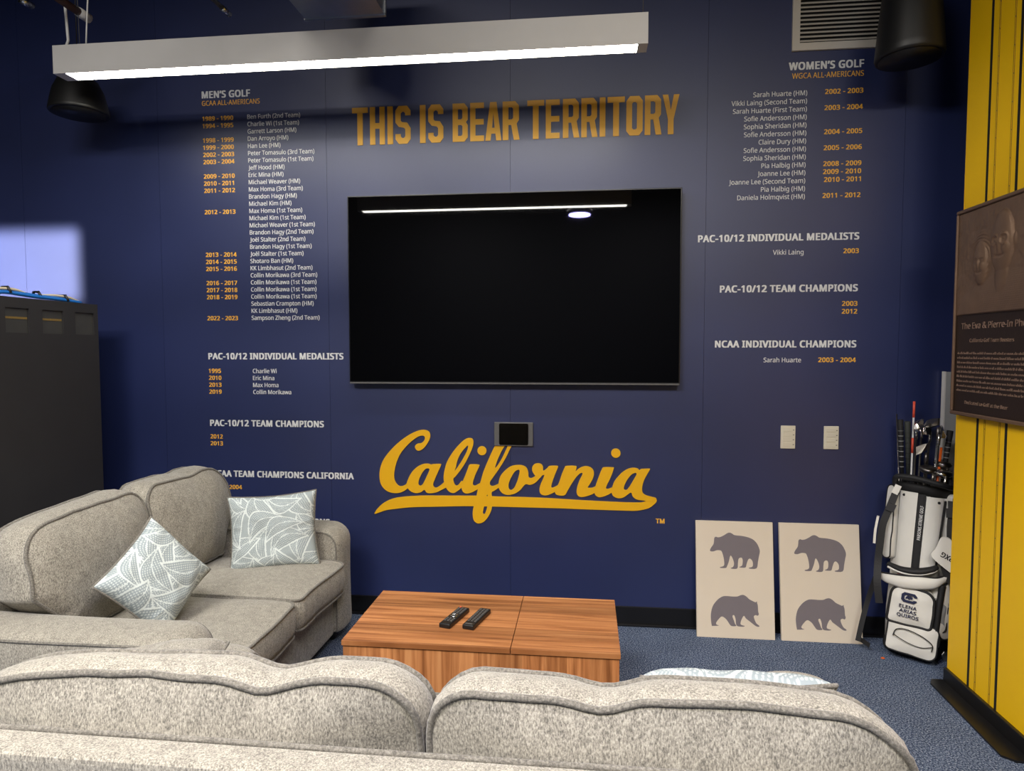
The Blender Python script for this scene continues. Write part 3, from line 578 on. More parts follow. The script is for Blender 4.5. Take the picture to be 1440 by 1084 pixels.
tp = thing('wall_tablet', 'small black touch panel in grey frame above the script sign', 'tablet', (-0.133, 0, 0.913))
box('housing', -0.1, 0.1, -0.014, 0, 0, 0.122, M['grey_plastic'], tp, bev=0.003)
ol = []
for (qx, qz, a0) in ((0.068, 0.108, 0), (-0.066, 0.108, PI / 2), (-0.066, 0.014, PI), (0.068, 0.014, 1.5 * PI)):
    ol += [(qx + 0.008 * math.cos(a0 + PI / 2 * k / 5), qz + 0.008 * math.sin(a0 + PI / 2 * k / 5)) for k in range(6)]
flat_shape('screen', [ol], 0.002, Matrix.Translation((0, -0.014, 0)) @ WALLM, M['screen'], tp)

def keypad(x, label):
    k = thing('wall_keypad', label, 'switch', (x, 0, 0.921), group='keypads on the back wall')
    box('plate', -0.0345, 0.0345, -0.008, 0, 0, 0.113, M['cream'], k, bev=0.003)
    for i in range(4): box('button', -0.024, 0.018, -0.0105, -0.008, 0.012 + i * 0.024, 0.031 + i * 0.024, M['cream'], k, bev=0.001)
    for i in range(4): box('mark', 0.022, 0.028, -0.0085, -0.0078, 0.018 + i * 0.024, 0.022 + i * 0.024, M['grey_plastic'], k)
    return k
keypad(1.2195, 'left one of two cream wall keypads, nearer the television')
keypad(1.4215, 'right one of two cream wall keypads, nearer the golf bag')

vt = thing('wall_vent', 'cream louvred air vent high on the wall beside black speaker', 'vent', (1.197, 0, 2.82))
VW, VH, FB = 0.485, 0.34, 0.034
bm = bmesh.new()
for a in ((0, VW, 0, FB), (0, VW, VH - FB, VH), (0, FB, FB, VH - FB), (VW - FB, VW, FB, VH - FB)): add_box(bm, a[0], a[1], -0.014, 0, a[2], a[3])
from_bm('frame', bm, M['vent'], vt)
box('backing', FB, VW - FB, -0.002, 0, FB, VH - FB, M['gap'], vt)
n = 14
for i in range(n):
    z = FB + (VH - 2 * FB) * (i + 0.5) / n
    box('slat', FB, VW - FB, -0.006, 0.006, -0.0012, 0.0012, M['vent'], vt, rot=Matrix.Translation((0, -0.009, z)) @ Matrix.Rotation(math.radians(52), 4, 'X'))

# ================================================================== HANGING FROM THE CEILING
def fixture(x0, x1, y0, y1, z0, z1, label, dm, ml, mr):
    f = thing('linear_light', label, 'light', (x0, y0, z0))
    w, d, h = x1 - x0, y1 - y0, z1 - z0
    bm = bmesh.new()
    add_box(bm, 0, w, 0, d, 0.03, h); add_box(bm, 0, w, 0, 0.004, 0, 0.03); add_box(bm, 0, w, d - 0.004, d, 0, 0.03)
    add_box(bm, 0, ml, 0.004, d - 0.004, 0, 0.03); add_box(bm, w - mr, w, 0.004, d - 0.004, 0, 0.03)
    from_bm('housing', bm, M['white_metal'], f)
    box('diffuser', ml, w - mr, 0.004, d - 0.004, 0.002, 0.01, dm, f)
    return f
f1 = fixture(-2.12, 0.473, -0.60, -0.518, 2.628, 2.750, 'long white linear lamp hanging close to the back wall', M['diff_near'], 0.055, 0.04)
tube('power_cord', [(0.03, 0.04, 0.122), (0.045, 0.04, 0.16), (0.04, 0.035, 0.3), (0.02, 0.03, 0.972)], 0.006, M['white_plastic'], f1)
tube('suspension_wire', [(0.10, 0.04, 0.122), (0.085, 0.04, 0.972)], 0.0015, M['grey_plastic'], f1, 6)
tube('suspension_wire', [(0.13, 0.04, 0.122), (0.135, 0.04, 0.2), (0.16, 0.03, 0.4), (0.16, 0.03, 0.972)], 0.0035, M['white_plastic'], f1, 6)
tube('suspension_wire', [(2.575, 0.04, 0.122), (2.575, 0.04, 0.972)], 0.0015, M['grey_plastic'], f1, 6)
f2 = fixture(-1.78, 0.61, -2.56, -2.48, 2.628, 2.750, 'second linear lamp over the front sofa, seen mirrored in television', M['diff_over'], 0.04, 0.04)
tube('suspension_wire', [(0.2, 0.04, 0.122), (0.2, 0.04, 0.972)], 0.0015, M['grey_plastic'], f2, 6)
tube('suspension_wire', [(2.2, 0.04, 0.122), (2.2, 0.04, 0.972)], 0.0015, M['grey_plastic'], f2, 6)

def speaker(x, y, z, label, tilt=0.0, hk=1.0):
    s = thing('pendant_speaker', label, 'speaker', (x, y, z), (0, tilt, 0))
    lathe('cabinet', [(r_, z_ * hk) for r_, z_ in ((0.118, 0.002), (0.128, 0.0), (0.132, 0.012), (0.130, 0.04), (0.122, 0.14), (0.110, 0.26), (0.088, 0.37), (0.05, 0.43), (0.02, 0.44))], M['speaker'], s)
    lathe('grille', [(0.117, -0.004), (0.117, 0.008)], M['black_plastic'], s)
    tube('cable', [(0, 0, 0.44 * hk), (0, 0, 3.6 - z)], 0.003, M['black_plastic'], s, 6)
    return s
speaker(1.585, -0.32, 2.632, 'black pendant speaker in front of the wall vent')
speaker(-2.262, -0.28, 2.57, 'black pendant speaker half hidden behind left end of lamp', hk=0.42)

dz = thing('air_duct', 'grey metal duct end above the long lamp', 'duct', (-0.815, -0.5, 2.846))
box('sheet_box', -0.177, 0.179, -2.2, 0, 0, 0.34, M['duct'], dz)
bm = bmesh.new()
for a in ((-0.182, 0.184, -0.006, 0.008), ): add_box(bm, a[0], a[1], -0.012, 0.004, -0.005, 0.003); add_box(bm, 0.176, 0.184, -0.012, 0.004, 0, 0.34); add_box(bm, -0.182, -0.174, -0.012, 0.004, 0, 0.34)
from_bm('flange', bm, M['duct'], dz)
for x in (-0.12, 0.12): tube('hanger', [(x, -0.4, 0.34), (x, -0.4, 0.754)], 0.004, M['steel'], dz, 6)
def conduit(x, z, r, m, label, tip=None):
    c = thing('conduit', label, 'pipe', (x, -0.5, z))
    bm = bmesh.new(); add_tube(bm, [(0, 0, 0), (0, -2.4, 0)], r, 12); from_bm('pipe', bm, m, c, smooth=True)
    bm = bmesh.new(); add_tube(bm, [(0, -0.05, 0), (0, 0.012, 0)], r * 1.25, 12); from_bm('coupling', bm, tip or M['steel'], c, smooth=True)
    tube('hanger', [(0, -0.5, r), (0, -0.5, 3.6 - z)], 0.003, M['steel'], c, 6)
conduit(-1.352, 2.895, 0.010, M['dark_steel'], 'thin metal conduit end above the lamp, beside the duct')
conduit(-2.03, 2.915, 0.017, M['brown'], 'rusty brown conduit with pale tip above left end of lamp', M['white_metal'])
conduit(-2.31, 2.985, 0.013, M['steel'], 'bright metal conduit end in the top left corner')

pj_ = thing('stage_light', 'blue-white ceiling spotlight reflected in the television', 'light', (0.168, -3.05, 2.66))
lathe('rim', [(0.12, 0.01), (0.12, 0.05), (0.04, 0.07)], M['black_plastic'], pj_)
lathe('lens', [(0.1, 0.0), (0.1, 0.012)], M['lens'], pj_)
tube('stem', [(0, 0, 0.06), (0, 0, 0.94)], 0.01, M['black_plastic'], pj_)

# ================================================================== BLACK CABINET AT THE LEFT
cb = thing('equipment_cabinet', 'tall black cabinet with small windows along its top, at left edge', 'cabinet', (-2.2, -0.28, 0))
box('body', -0.56, -0.014, -1.6, 0, 0, 1.632, M['cabinet'], cb, bev=0.003)
wins = [(-0.148, -0.028), (-0.340, -0.220), (-0.532, -0.412), (-0.724, -0.604), (-0.916, -0.796)]
zb, zt = 1.48, 1.587
box('side_panel', -0.014, 0, -1.6, 0, 0, zb, M['cabinet'], cb)
box('top_rail', -0.014, 0, -1.6, 0, zt, 1.632, M['cabinet'], cb)
e = 0.0
for a, b in wins:
    box('stile', -0.014, 0, b, e, zb, zt, M['cabinet'], cb)
    w = box('window_pane', -0.0139, -0.009, a, b, zb, zt, M['cab_glass'], cb)
    if a < -0.2: box('brass_strip', -0.009, -0.0075, a + 0.003, b - 0.003, 1.540, 1.549, M['brass'], w)
    e = a
box('stile', -0.014, 0, -1.6, e, zb, zt, M['cabinet'], cb)
cbl = thing('cable_bundle', 'blue and beige cables tied with black straps on top of black cabinet', 'cable', (-2.24, -0.38, 1.632))
pth = [(0, 0.02, 0.008), (0.0, -0.1, 0.014), (0.01, -0.25, 0.016), (0, -0.4, 0.024), (0, -0.5, 0.016), (0, -0.9, 0.016)]
tube('blue_cable', spline(pth), 0.010, M['blue_cable'], cbl)
tube('blue_cable', spline([(x + 0.016, y, z - 0.004) for x, y, z in pth]), 0.008, M['blue_cable'], cbl)
tube('beige_cable', spline([(0.0, 0.04, 0.006), (0.005, -0.04, 0.024), (0, -0.12, 0.028), (0, -0.25, 0.02), (0.01, -0.36, 0.036), (0, -0.48, 0.03)]), 0.006, M['beige_cable'], cbl)
for y, z in ((-0.07, 0.016), (-0.225, 0.02), (-0.385, 0.028)):
    tube('strap', [(-0.02, y, z - 0.01), (-0.012, y, z + 0.016), (0.012, y, z + 0.016), (0.026, y, z - 0.01)], 0.006, M['black_plastic'], cbl)

# ================================================================== SOFAS
def sofa(label, loc, rz, W, Dp, arm_h, seat_z, frame_z, top, cush_t, seed, lean, overhang, dips, group='matching grey sofas'):
    s = thing('sofa', label, 'sofa', loc, (0, 0, rz), group)
    aw = 0.20; yb, yf = -Dp / 2, Dp / 2
    F = M['fabric']
    iw = W - 2 * aw
    # base
    bm = bmesh.new(); add_box(bm, -iw / 2 - 0.02, iw / 2 + 0.02, yb + 0.04, yf - 0.045, 0.06, seat_z - 0.13, 0.015)
    from_bm('base', bm, F, s, smooth=False)
    # back frame
    bm = bmesh.new(); add_box(bm, -W / 2 + 0.03, W / 2 - 0.03, yb, yb + 0.062, 0.055, frame_z, 0.014, 3)
    bmesh.ops.subdivide_edges(bm, edges=[e for e in bm.edges if e.calc_length() > 0.5], cuts=12, use_grid_fill=True)
    o = from_bm('back_frame', bm, F, s, smooth=False)
    for y in (yb + 0.058,):
        tube('piping', spline([(-W / 2 + 0.045, y, frame_z - 0.30), (-W / 2 + 0.045, y, frame_z - 0.04), (-W / 2 + 0.07, y, frame_z - 0.002), (0, y, frame_z + 0.001), (W / 2 - 0.07, y, frame_z - 0.002), (W / 2 - 0.045, y, frame_z - 0.04), (W / 2 - 0.045, y, frame_z - 0.30)], 8), 0.005, M['piping'], o, 6)
    # arms: padded, seams on both flanks a hand below the top
    for sx in (-1, 1):
        ah = arm_h - 0.055
        ax = sx * (W / 2 - aw / 2)
        mt = Matrix.Translation((ax, 0.0, 0.055 + ah / 2)) @ Matrix(((0, 1, 0, 0), (1, 0, 0, 0), (0, 0, 1, 0), (0, 0, 0, 1)))
        def af(p, sd=seed + sx): 
            q = wob(p, 3.0, 0.006, sd)
            return q
        add_pad('arm', s, mt, F, 0.0045, ha=Dp / 2 - 0.03, hb=ah / 2 - 0.022, t=aw - 0.022, r=0.03, rad=[0.07, 0.03, 0.012, 0.012], bulge=0.008, band=0.024, bandseg=10, n_side=16, fn=af)
    # seat cushions
    sw = iw / 2
    seat_d = Dp - 0.062 - 0.05 + 0.075
    for i, sx in enumerate((-1, 1)):
        c = Vector((sx * sw / 2, yf + 0.025 - seat_d / 2, seat_z - 0.072))
        mt = Matrix.Translation(c) @ Matrix(((1, 0, 0, 0), (0, 0, 1, 0), (0, 1, 0, 0), (0, 0, 0, 1)))
        def sf(p, sd=seed * 3 + i * 5):
            q = wob(p, 2.5, 0.010, sd); q = wob(q, 9, 0.003, sd)
            # front edge droops a little
            if p.z > seat_d / 2 - 0.15: q.y -= 0.014 * ((p.z - seat_d / 2 + 0.15) / 0.15) ** 2
            return q
        add_pad('seat_cushion', s, mt, F, 0.0055, ha=sw / 2 - 0.008, hb=seat_d / 2 - 0.01, t=0.125, r=0.04, bulge=0.018, band=0.012, n_side=14, fn=sf)
    # back cushions
    ch = top - seat_z + 0.005
    for i, sx in enumerate((-1, 1)):
        ov = overhang if not isinstance(overhang, tuple) else overhang[i]
        cw = sw + ov
        cx = sx * (sw / 2 + ov / 2)
        base = Vector((cx, yb + 0.066 + cush_t / 2 + 0.03, seat_z + ch / 2))
        def bf(p, sd=seed * 7 + i * 11, sx=sx, cw=cw, ov=ov):
            q = wob(p, 3.2, 0.012, sd); q = wob(q, 8, 0.0055, sd + 3); q = wob(q, 20, 0.0016, sd + 3)
            u = p.x / (cw / 2); v = p.z / (ch / 2)
            # top edge sags and puckers where the photo shows it
            for (d0, x0, wd, am) in dips:
                if d0 == sx and v > 0: q.z -= am * math.exp(-((p.x - x0) / wd) ** 2) * v
            # widen above the arm so that it slumps over it
            side = u * sx
            if side > 0.5:
                lowz = seat_z + ch / 2 + p.z
                k = max(0.0, min(1.0, (arm_h + 0.05 - lowz) / 0.08))
                q.x -= sx * ov * (side - 0.5) * 2 * k
            # inner top corner is rounder
            q.y -= lean * (v + 1) * 0.5
            q.y += 0.02 * (1 - v * v) 
            return q
        add_pad('back_cushion', s, Matrix.Translation(base), F, 0.006, ha=cw / 2 - 0.012, hb=ch / 2 - 0.012, t=cush_t, r=0.07, rad=[0.10 if sx > 0 else 0.075, 0.075 if sx > 0 else 0.125, 0.04, 0.04], bulge=0.045, band=0.012, n_side=26, rings=12, fn=bf)
    for sx in (-1, 1):
        for y in (yb + 0.07, yf - 0.09):
            lathe('leg', [(0.018, 0.0), (0.026, 0.062)], M['black_plastic'], s, n=12, cx=sx * (W / 2 - 0.1), cy=y, cz=0)
    return s

sofa('two seat grey sofa along the left, one arm near back wall', (-1.30, -0.925, 0), -PI / 2, 1.41, 0.80, 0.57, 0.435, 0.76, 0.855, 0.13, 1.3, 0.05, 0.09,
     [(1, 0.60, 0.34, 0.075), (-1, -0.02, 0.06, 0.012)])
sofa('wide grey sofa in the foreground seen from behind', (-0.015, -2.0, 0), 0.0, 1.74, 0.90, 0.578, 0.435, 0.785, 0.885, 0.075, 4.1, 0.022, (0.16, 0.07),
     [(1, -0.09, 0.05, 0.020), (1, 0.33, 0.05, 0.014), (-1, 0.15, 0.05, 0.02), (-1, -0.35, 0.22, 0.022)])

# ------------------------------------------------------------------ scatter pillows
def pillow(label, centre, normal, spin, size=0.43, th=0.075, seed=0.0, tall=1.0):
    p = thing('throw_pillow', label, 'pillow', centre, (0, 0, 0), 'leaf print pillows')
    n = Vector(normal).normalized(); z = Vector((0, 0, 1)); u = (z - n * z.dot(n)).normalized(); r = u.cross(n).normalized()
    B = Matrix((r, u, n)).transposed().to_4x4() @ Matrix.Rotation(spin, 4, 'Z')
    p.rotation_euler = B.to_euler()
    h = size / 2
    def pos(a, b, sg):
        e = (1 - a ** 4) * (1 - b ** 4)
        x = a * h * (1 - 0.08 * (1 - b * b)); y = b * h * tall * (1 - 0.08 * (1 - a * a))
        q = Vector((x, y, sg * th * max(e, 0) ** 0.5))
        q = wob(q, 7, 0.011 * (0.3 + e), seed)
        q.z += sg * e * (noise.noise(Vector((x * 20 + seed, y * 20, sg * 3.0))) * 0.007 - 0.012 * math.exp(-((abs(a) - 0.85) / 0.12) ** 2) * abs(noise.noise(Vector((seed, y * 30, 0)))))
        return q
    rnd = random.Random(int(seed * 10))
    for sg, nm, mt, N in ((1, 'printed_front', M['leaf'], 150), (-1, 'plain_back', M['fabric'], 30)):
        me = bpy.data.meshes.new(nm)
        co = [pos(-1 + 2 * i / N, -1 + 2 * j / N, sg) for i in range(N + 1) for j in range(N + 1)]
        fs = []
        for i in range(N):
            for j in range(N):
                k = i * (N + 1) + j; qd = (k, k + N + 1, k + N + 2, k + 1); fs.append(qd if sg > 0 else qd[::-1])
        me.from_pydata(co, [], fs); me.polygons.foreach_set('use_smooth', [True] * len(fs))
        if sg > 0:
            A = np.repeat(np.linspace(0, size, N + 1), N + 1); B = np.tile(np.linspace(0, size, N + 1), N + 1)
            val = 0.35 + 0.25 * np.sin(A * 900 + 2 * np.sin(B * 300)) * np.sin(B * 900)
            cells = [(x, y) for x in range(-1, 5) for y in range(-1, 5)]; rnd.shuffle(cells)
            for cx_, cy_ in cells:
                u0 = (cx_ + 0.5 + rnd.uniform(-.3, .3)) * size / 4; v0 = (cy_ + 0.5 + rnd.uniform(-.3, .3)) * size / 4
                an = rnd.choice((0.5, 0.9, 2.2, 1.4, 2.7)) + rnd.uniform(-.25, .25); L = rnd.uniform(.075, .105); Wd = L * rnd.uniform(.42, .55)
                du, dv = A - u0, B - v0
                s_ = du * math.cos(an) + dv * math.sin(an); t_ = -du * math.sin(an) + dv * math.cos(an) + 6.0 * s_ * s_ - 0.01
                d = Wd * (1 - (np.abs(s_) / L) ** 1.8) - np.abs(t_)          # >0 inside the leaf
                ins = d > -0.002
                rows = np.sin(d * 2 * math.pi / 0.0085); dash = np.sin(s_ * 2 * math.pi / 0.0080 + np.sign(t_) * 1.5)
                fill = 0.25 + 0.55 * np.clip(rows * 1.6, 0, 1) * np.clip(dash * 1.6 + 0.7, 0, 1)
                line = (np.abs(d) < 0.0028) | ((np.abs(t_) < 0.0016) & (d > 0))
                val = np.where(ins, fill, val); val = np.where(line, 1.0, val)
            at_ = me.attributes.new('print', 'FLOAT', 'POINT'); at_.data.foreach_set('value', val.astype(np.float32))
        link(nm, me, mt, p)
    N = 30
    edge = [(-1 + 2 * i / N, -1) for i in range(N)] + [(1, -1 + 2 * i / N) for i in range(N)] + [(1 - 2 * i / N, 1) for i in range(N)] + [(-1, 1 - 2 * i / N) for i in range(N)]
    bp = bmesh.new(); add_tube(bp, [pos(a, b, 0) for a, b in edge], 0.0045, 6, closed=True)
    from_bm('piping', bp, M['piping'], p, smooth=True)
    return p
pillow('leaf print pillow standing on its corner by the near arm of left sofa', (-1.26, -1.23, 0.610), (0.90, -0.36, 0.34), math.radians(36), 0.30, 0.062, 2.0)
pillow('leaf print pillow upright against the far arm of left sofa', (-1.172, -0.53, 0.583), (0.30, -0.92, 0.22), math.radians(3), 0.385, 0.065, 5.5, 0.88)
pillow('leaf print pillow peeking over right end of the foreground sofa', (0.485, -2.12, 0.694), (-0.05, 0.80, 0.5), math.radians(2), 0.335, 0.07, 8.2)
pillow('throw pillow lying plain side up on left arm of foreground sofa', (-0.765, -1.97, 0.642), (0.03, 0.04, -1.0), math.radians(32), 0.30, 0.06, 11.0)

# ================================================================== COFFEE TABLE AND REMOTES
TX0, TX1, TY0, TY1 = -0.622, 0.355, -1.150, -0.662
ct = thing('coffee_table', 'low walnut box coffee table in front of the navy wall', 'table', ((TX0 + TX1) / 2, (TY0 + TY1) / 2, 0))
hw, hd = (TX1 - TX0) / 2, (TY1 - TY0) / 2
sx_ = -0.02 - (TX0 + TX1) / 2
box('tabletop_panel', -hw, sx_ - 0.0012, -hd, hd, 0.362, 0.38, M['wood_top'], ct, bev=0.001)
box('tabletop_panel', sx_ + 0.0012, hw, -hd, hd, 0.362, 0.38, M['wood_top'], ct, bev=0.001)
box('front_panel', -hw + 0.004, hw - 0.004, -hd + 0.006, -hd + 0.022, 0.05, 0.3605, M['wood_front'], ct)
box('back_panel', -hw + 0.004, hw - 0.004, hd - 0.022, hd - 0.006, 0.05, 0.3605, M['wood_front'], ct)
box('side_panel', -hw + 0.004, -hw + 0.020, -hd + 0.022, hd - 0.022, 0.05, 0.3605, M['wood_side'], ct)
box('side_panel', hw - 0.020, hw - 0.004, -hd + 0.022, hd - 0.022, 0.05, 0.3605, M['wood_side'], ct)
box('plinth', -hw + 0.03, hw - 0.03, -hd + 0.03, hd - 0.03, 0, 0.05, M['black_plastic'], ct)
lathe('screw_cap', [(0.003, 0), (0.003, 0.001)], M['white_plastic'], ct, n=10, mtx=Matrix.Translation((-hw + 0.02, -hd + 0.006, 0.30)) @ Matrix.Rotation(PI / 2, 4, 'X'))

def remote(x, y, rz, label, style):
    r = thing('remote_control', label, 'remote', (x, y, 0.38), (0, 0, rz), 'remotes on the coffee table')
    bm = bmesh.new(); add_box(bm, -0.023, 0.023, -0.086, 0.086, 0, 0.018, 0.006, 3)
    from_bm('body', bm, M['black_plastic'], r, smooth=False)
    bm = bmesh.new()
    rows = [0.070, 0.058, 0.046, 0.034, 0.022, -0.03, -0.042, -0.054] if style == 0 else [0.070, 0.057, 0.044, 0.031, 0.018, 0.005, -0.008, -0.021, -0.034, -0.047]
    for yy in rows:
        for xx in (-0.013, 0, 0.013): add_box(bm, xx - 0.0042, xx + 0.0042, yy - 0.003, yy + 0.003, 0.0178, 0.0195, 0.0006, 1)
    from_bm('buttons', bm, M['grey_plastic'], r, kind='stuff')
    if style == 0:
        tube('navigation_ring', [(0.012 * math.cos(a * PI / 8), -0.004 + 0.012 * math.sin(a * PI / 8), 0.0185) for a in range(16)], 0.0025, M['steel'], r, 6, closed=True)
        lathe('power_button', [(0.004, 0), (0.004, 0.002)], M['red_orange'], r, n=12, cx=-0.013, cy=0.079, cz=0.0178)
    else:
        box('brand_plate', -0.016, 0.012, -0.075, -0.068, 0.0178, 0.0185, M['grey_plastic'], r)
    return r
remote(-0.2585, -0.930, math.radians(-15), 'left black remote on coffee table, with silver navigation ring', 0)
remote(-0.172, -0.932, math.radians(-14), 'right black remote on coffee table, with rows of small keys', 1)

# ================================================================== BEAR CANVASES
def canvas(x0, x1, label, lean, yaw):
    w, h = x1 - x0, 0.562
    c = thing('canvas_print', label, 'picture', ((x0 + x1) / 2, -0.105, 0), (-lean, 0, yaw), 'bear canvases leaning on the wall')
    box('stretched_canvas', -w / 2, w / 2, 0, 0.018, 0, h, M['canvas'], c, bev=0.002)
    for nm, ol in (('upper_bear', BEAR1), ('lower_bear', BEAR2)):
        flat_shape(nm, [catmull([(u * w - w / 2, v * h) for u, v in ol], 3)], 0.0008, WALLM, M['bear'], c)
    return c
canvas(0.782, 1.152, 'left beige canvas with two grey bear silhouettes, nearer the table', math.atan(0.085 / 0.551), 0)
canvas(1.182, 1.556, 'right beige canvas with two grey bear silhouettes, nearer the golf bag', math.atan(0.085 / 0.551), 0)

# ================================================================== BRONZE PLAQUE ON THE GOLD WALL
# faces -x; local: a along -y (towards the camera), z up
PW, PH, PSPLIT = 0.66, 0.82, 0.40
pl = thing('bronze_plaque', 'bronze relief plaque of a smiling couple, mounted on the gold wall', 'plaque', (1.76, -0.455, 1.142))
def pm(a, z, o): return Vector((-0.026 - o, -a, z))
box('plate', -0.026, -0.001, -PW, 0, 0, PH, M['bronze_dark'], pl)
bm = bmesh.new()
for a0, a1, q0, q1 in ((0, PW, 0, 0.014), (0, PW, PH - 0.014, PH), (0, 0.012, 0.014, PH - 0.014), (PW - 0.012, PW, 0.014, PH - 0.014)):
    add_box(bm, -0.036, -0.026, -a1, -a0, q0, q1, 0.003, 1)
from_bm('rim', bm, M['bronze'], pl)
def bump2(a, z, ca, cz, ra, rz, p=2.0):
    d = ((a - ca) / ra) ** 2 + ((z - cz) / rz) ** 2
    return max(0.0, 1 - d) ** (1 / p)
def ringl(a, z, ca, cz, ra, rz, wd):
    d = math.sqrt(((a - ca) / ra) ** 2 + ((z - cz) / rz) ** 2) - 1
    return math.exp(-(d / wd) ** 2)
def head(a, z, ca, cz, ra, rz, specs, hair):
    h = 0.004 + 0.014 * bump2(a, z, ca, cz, ra, rz, 2.6)
    if h <= 0.004: return 0
    h += 0.004 * bump2(a, z, ca, cz - rz * 0.10, ra * 0.18, rz * 0.26, 1.2)                       # nose
    for s in (-1, 1):
        h -= 0.0025 * bump2(a, z, ca + s * ra * 0.38, cz + rz * 0.08, ra * 0.26, rz * 0.10, 1.2)     # eye sockets
        h += 0.003 * bump2(a, z, ca + s * ra * 0.38, cz + rz * 0.07, ra * 0.13, rz * 0.05)
        h += 0.003 * bump2(a, z, ca + s * ra * 0.52, cz - rz * 0.2, ra * 0.3, rz * 0.2)        # cheeks
        h += 0.0015 * bump2(a, z, ca + s * ra * 0.38, cz + rz * 0.22, ra * 0.3, rz * 0.05)     # brows
        if specs: h += 0.003 * ringl(a, z, ca + s * ra * 0.40, cz + rz * 0.06, ra * 0.30, rz * 0.17, 0.16)
    h -= 0.004 * math.exp(-((z - (cz - rz * 0.45 + 0.35 * (a - ca) ** 2 / ra)) / (rz * 0.035)) ** 2) * (1 if abs(a - ca) < ra * 0.38 else 0)
    return h
def relief(a, z):
    # coordinates: a 0..PW, z PSPLIT..PH
    h = 0.0
    n = noise.noise(Vector((a * 26, z * 26, 0.3)))
    h += 0.004 + 0.0018 * n + 0.0012 * noise.noise(Vector((a * 70, z * 70, 1)))
    # man (bald, glasses) and woman
    ma, mz = 0.300, 0.655; wa, wz = 0.175, 0.615
    sh = bump2(a, z, 0.34, 0.33, 0.28, 0.235)
    if sh > 0: h = max(h, 0.012 * sh + 0.0009 * math.sin(z * 820))
    neck = bump2(a, z, ma, mz - 0.13, 0.045, 0.09)
    h = max(h, 0.012 * neck)
    h = max(h, head(a, z, ma, mz, 0.066, 0.115, True, False) + 0.0)
    h = max(h, 0.008 * bump2(a, z, ma + 0.068, mz, 0.014, 0.03))
    hr = bump2(a, z, wa, wz - 0.005, 0.068, 0.115)
    if hr > 0: h = max(h, 0.010 * hr + 0.003 * math.sin(math.hypot(a - wa, z - wz) * 520 + 3 * noise.noise(Vector((a * 20, z * 20, 5)))) * hr)
    sh2 = bump2(a, z, 0.145, 0.33, 0.145, 0.19)
    h = max(h, 0.011 * sh2 + 0.001 * n)
    h = max(h, head(a, z, wa, wz - 0.02, 0.046, 0.085, False, True))
    # a third figure further along, cropped by the frame of the photograph
    h = max(h, 0.010 * bump2(a, z, 0.50, 0.32, 0.20, 0.25) + 0.0)
    h = max(h, head(a, z, 0.485, 0.64, 0.058, 0.10, False, False))
    return h
bm = bmesh.new(); NA, NZ = 190, 130
g = [[bm.verts.new(pm(0.012 + (PW - 0.024) * i / NA, PSPLIT + (PH - 0.014 - PSPLIT) * j / NZ, relief(0.012 + (PW - 0.024) * i / NA, PSPLIT + (PH - 0.014 - PSPLIT) * j / NZ) if 0 < i < NA and 0 < j < NZ else 0)) for j in range(NZ + 1)] for i in range(NA + 1)]
for i in range(NA):
    for j in range(NZ): bm.faces.new((g[i][j], g[i + 1][j], g[i + 1][j + 1], g[i][j + 1]))
from_bm('portrait_relief', bm, M['bronze'], pl, smooth=True)
PLM = Matrix(((0, 0, -1, -0.026), (-1, 0, 0, 0), (0, 1, 0, 0), (0, 0, 0, 1)))
text('title_letters', 'The Eva & Pierre-In Phoenix Keith', 0.024, 0.56, 'L', 0.05, 0.345, 0.002, M['bronze_light'], pl, 0.01, PLM)
text('subtitle_letters', 'California Golf Team Boosters', 0.014, 0.27, 'L', 0.11, 0.292, 0.002, M['bronze_light'], pl, 0.006, PLM)
rnd = random.Random(3)
for k in range(9):
    z = 0.245 - k * 0.0185
    bm = bmesh.new(); a = 0.028
    while a < PW - 0.03:
        wlen = rnd.choice((2, 3, 4, 5, 7, 8))
        for c in range(wlen):
            hgt = rnd.choice((0.006, 0.006, 0.006, 0.0095)); wd = rnd.choice((0.0032, 0.0045))
            if a + wd > PW - 0.02: break
            p0 = pm(a, z, 0); add_box(bm, p0.x - 0.0015, p0.x, p0.y - wd * 0.35, p0.y, z, z + hgt)
            add_box(bm, p0.x - 0.0015, p0.x, p0.y - wd, p0.y, z + (0.0045 if c % 2 else 0), z + (0.006 if c % 2 else 0.0015))
            a += wd + 0.0012
        a += 0.004
    from_bm('text_line', bm, M['bronze_light'], pl)
text('dedication_letters', 'Dedicated to Golf at the Bear', 0.013, 0.27, 'L', 0.09, 0.048, 0.002, M['bronze_light'], pl, 0.006, PLM)

# ================================================================== GREY POST BEHIND THE GOLF BAG
po = thing('grey_post', 'pale grey upright panel behind golf bag, beside the gold wall', 'post', (2.005, 0, 0))
box('panel', -0.085, 0.12, -0.035, -0.011, 0.0, 1.30, M['grey_post'], po, bev=0.003)
box('edge_trim', -0.091, -0.085, -0.037, -0.011, 0.0, 1.302, M['white_metal'], po)

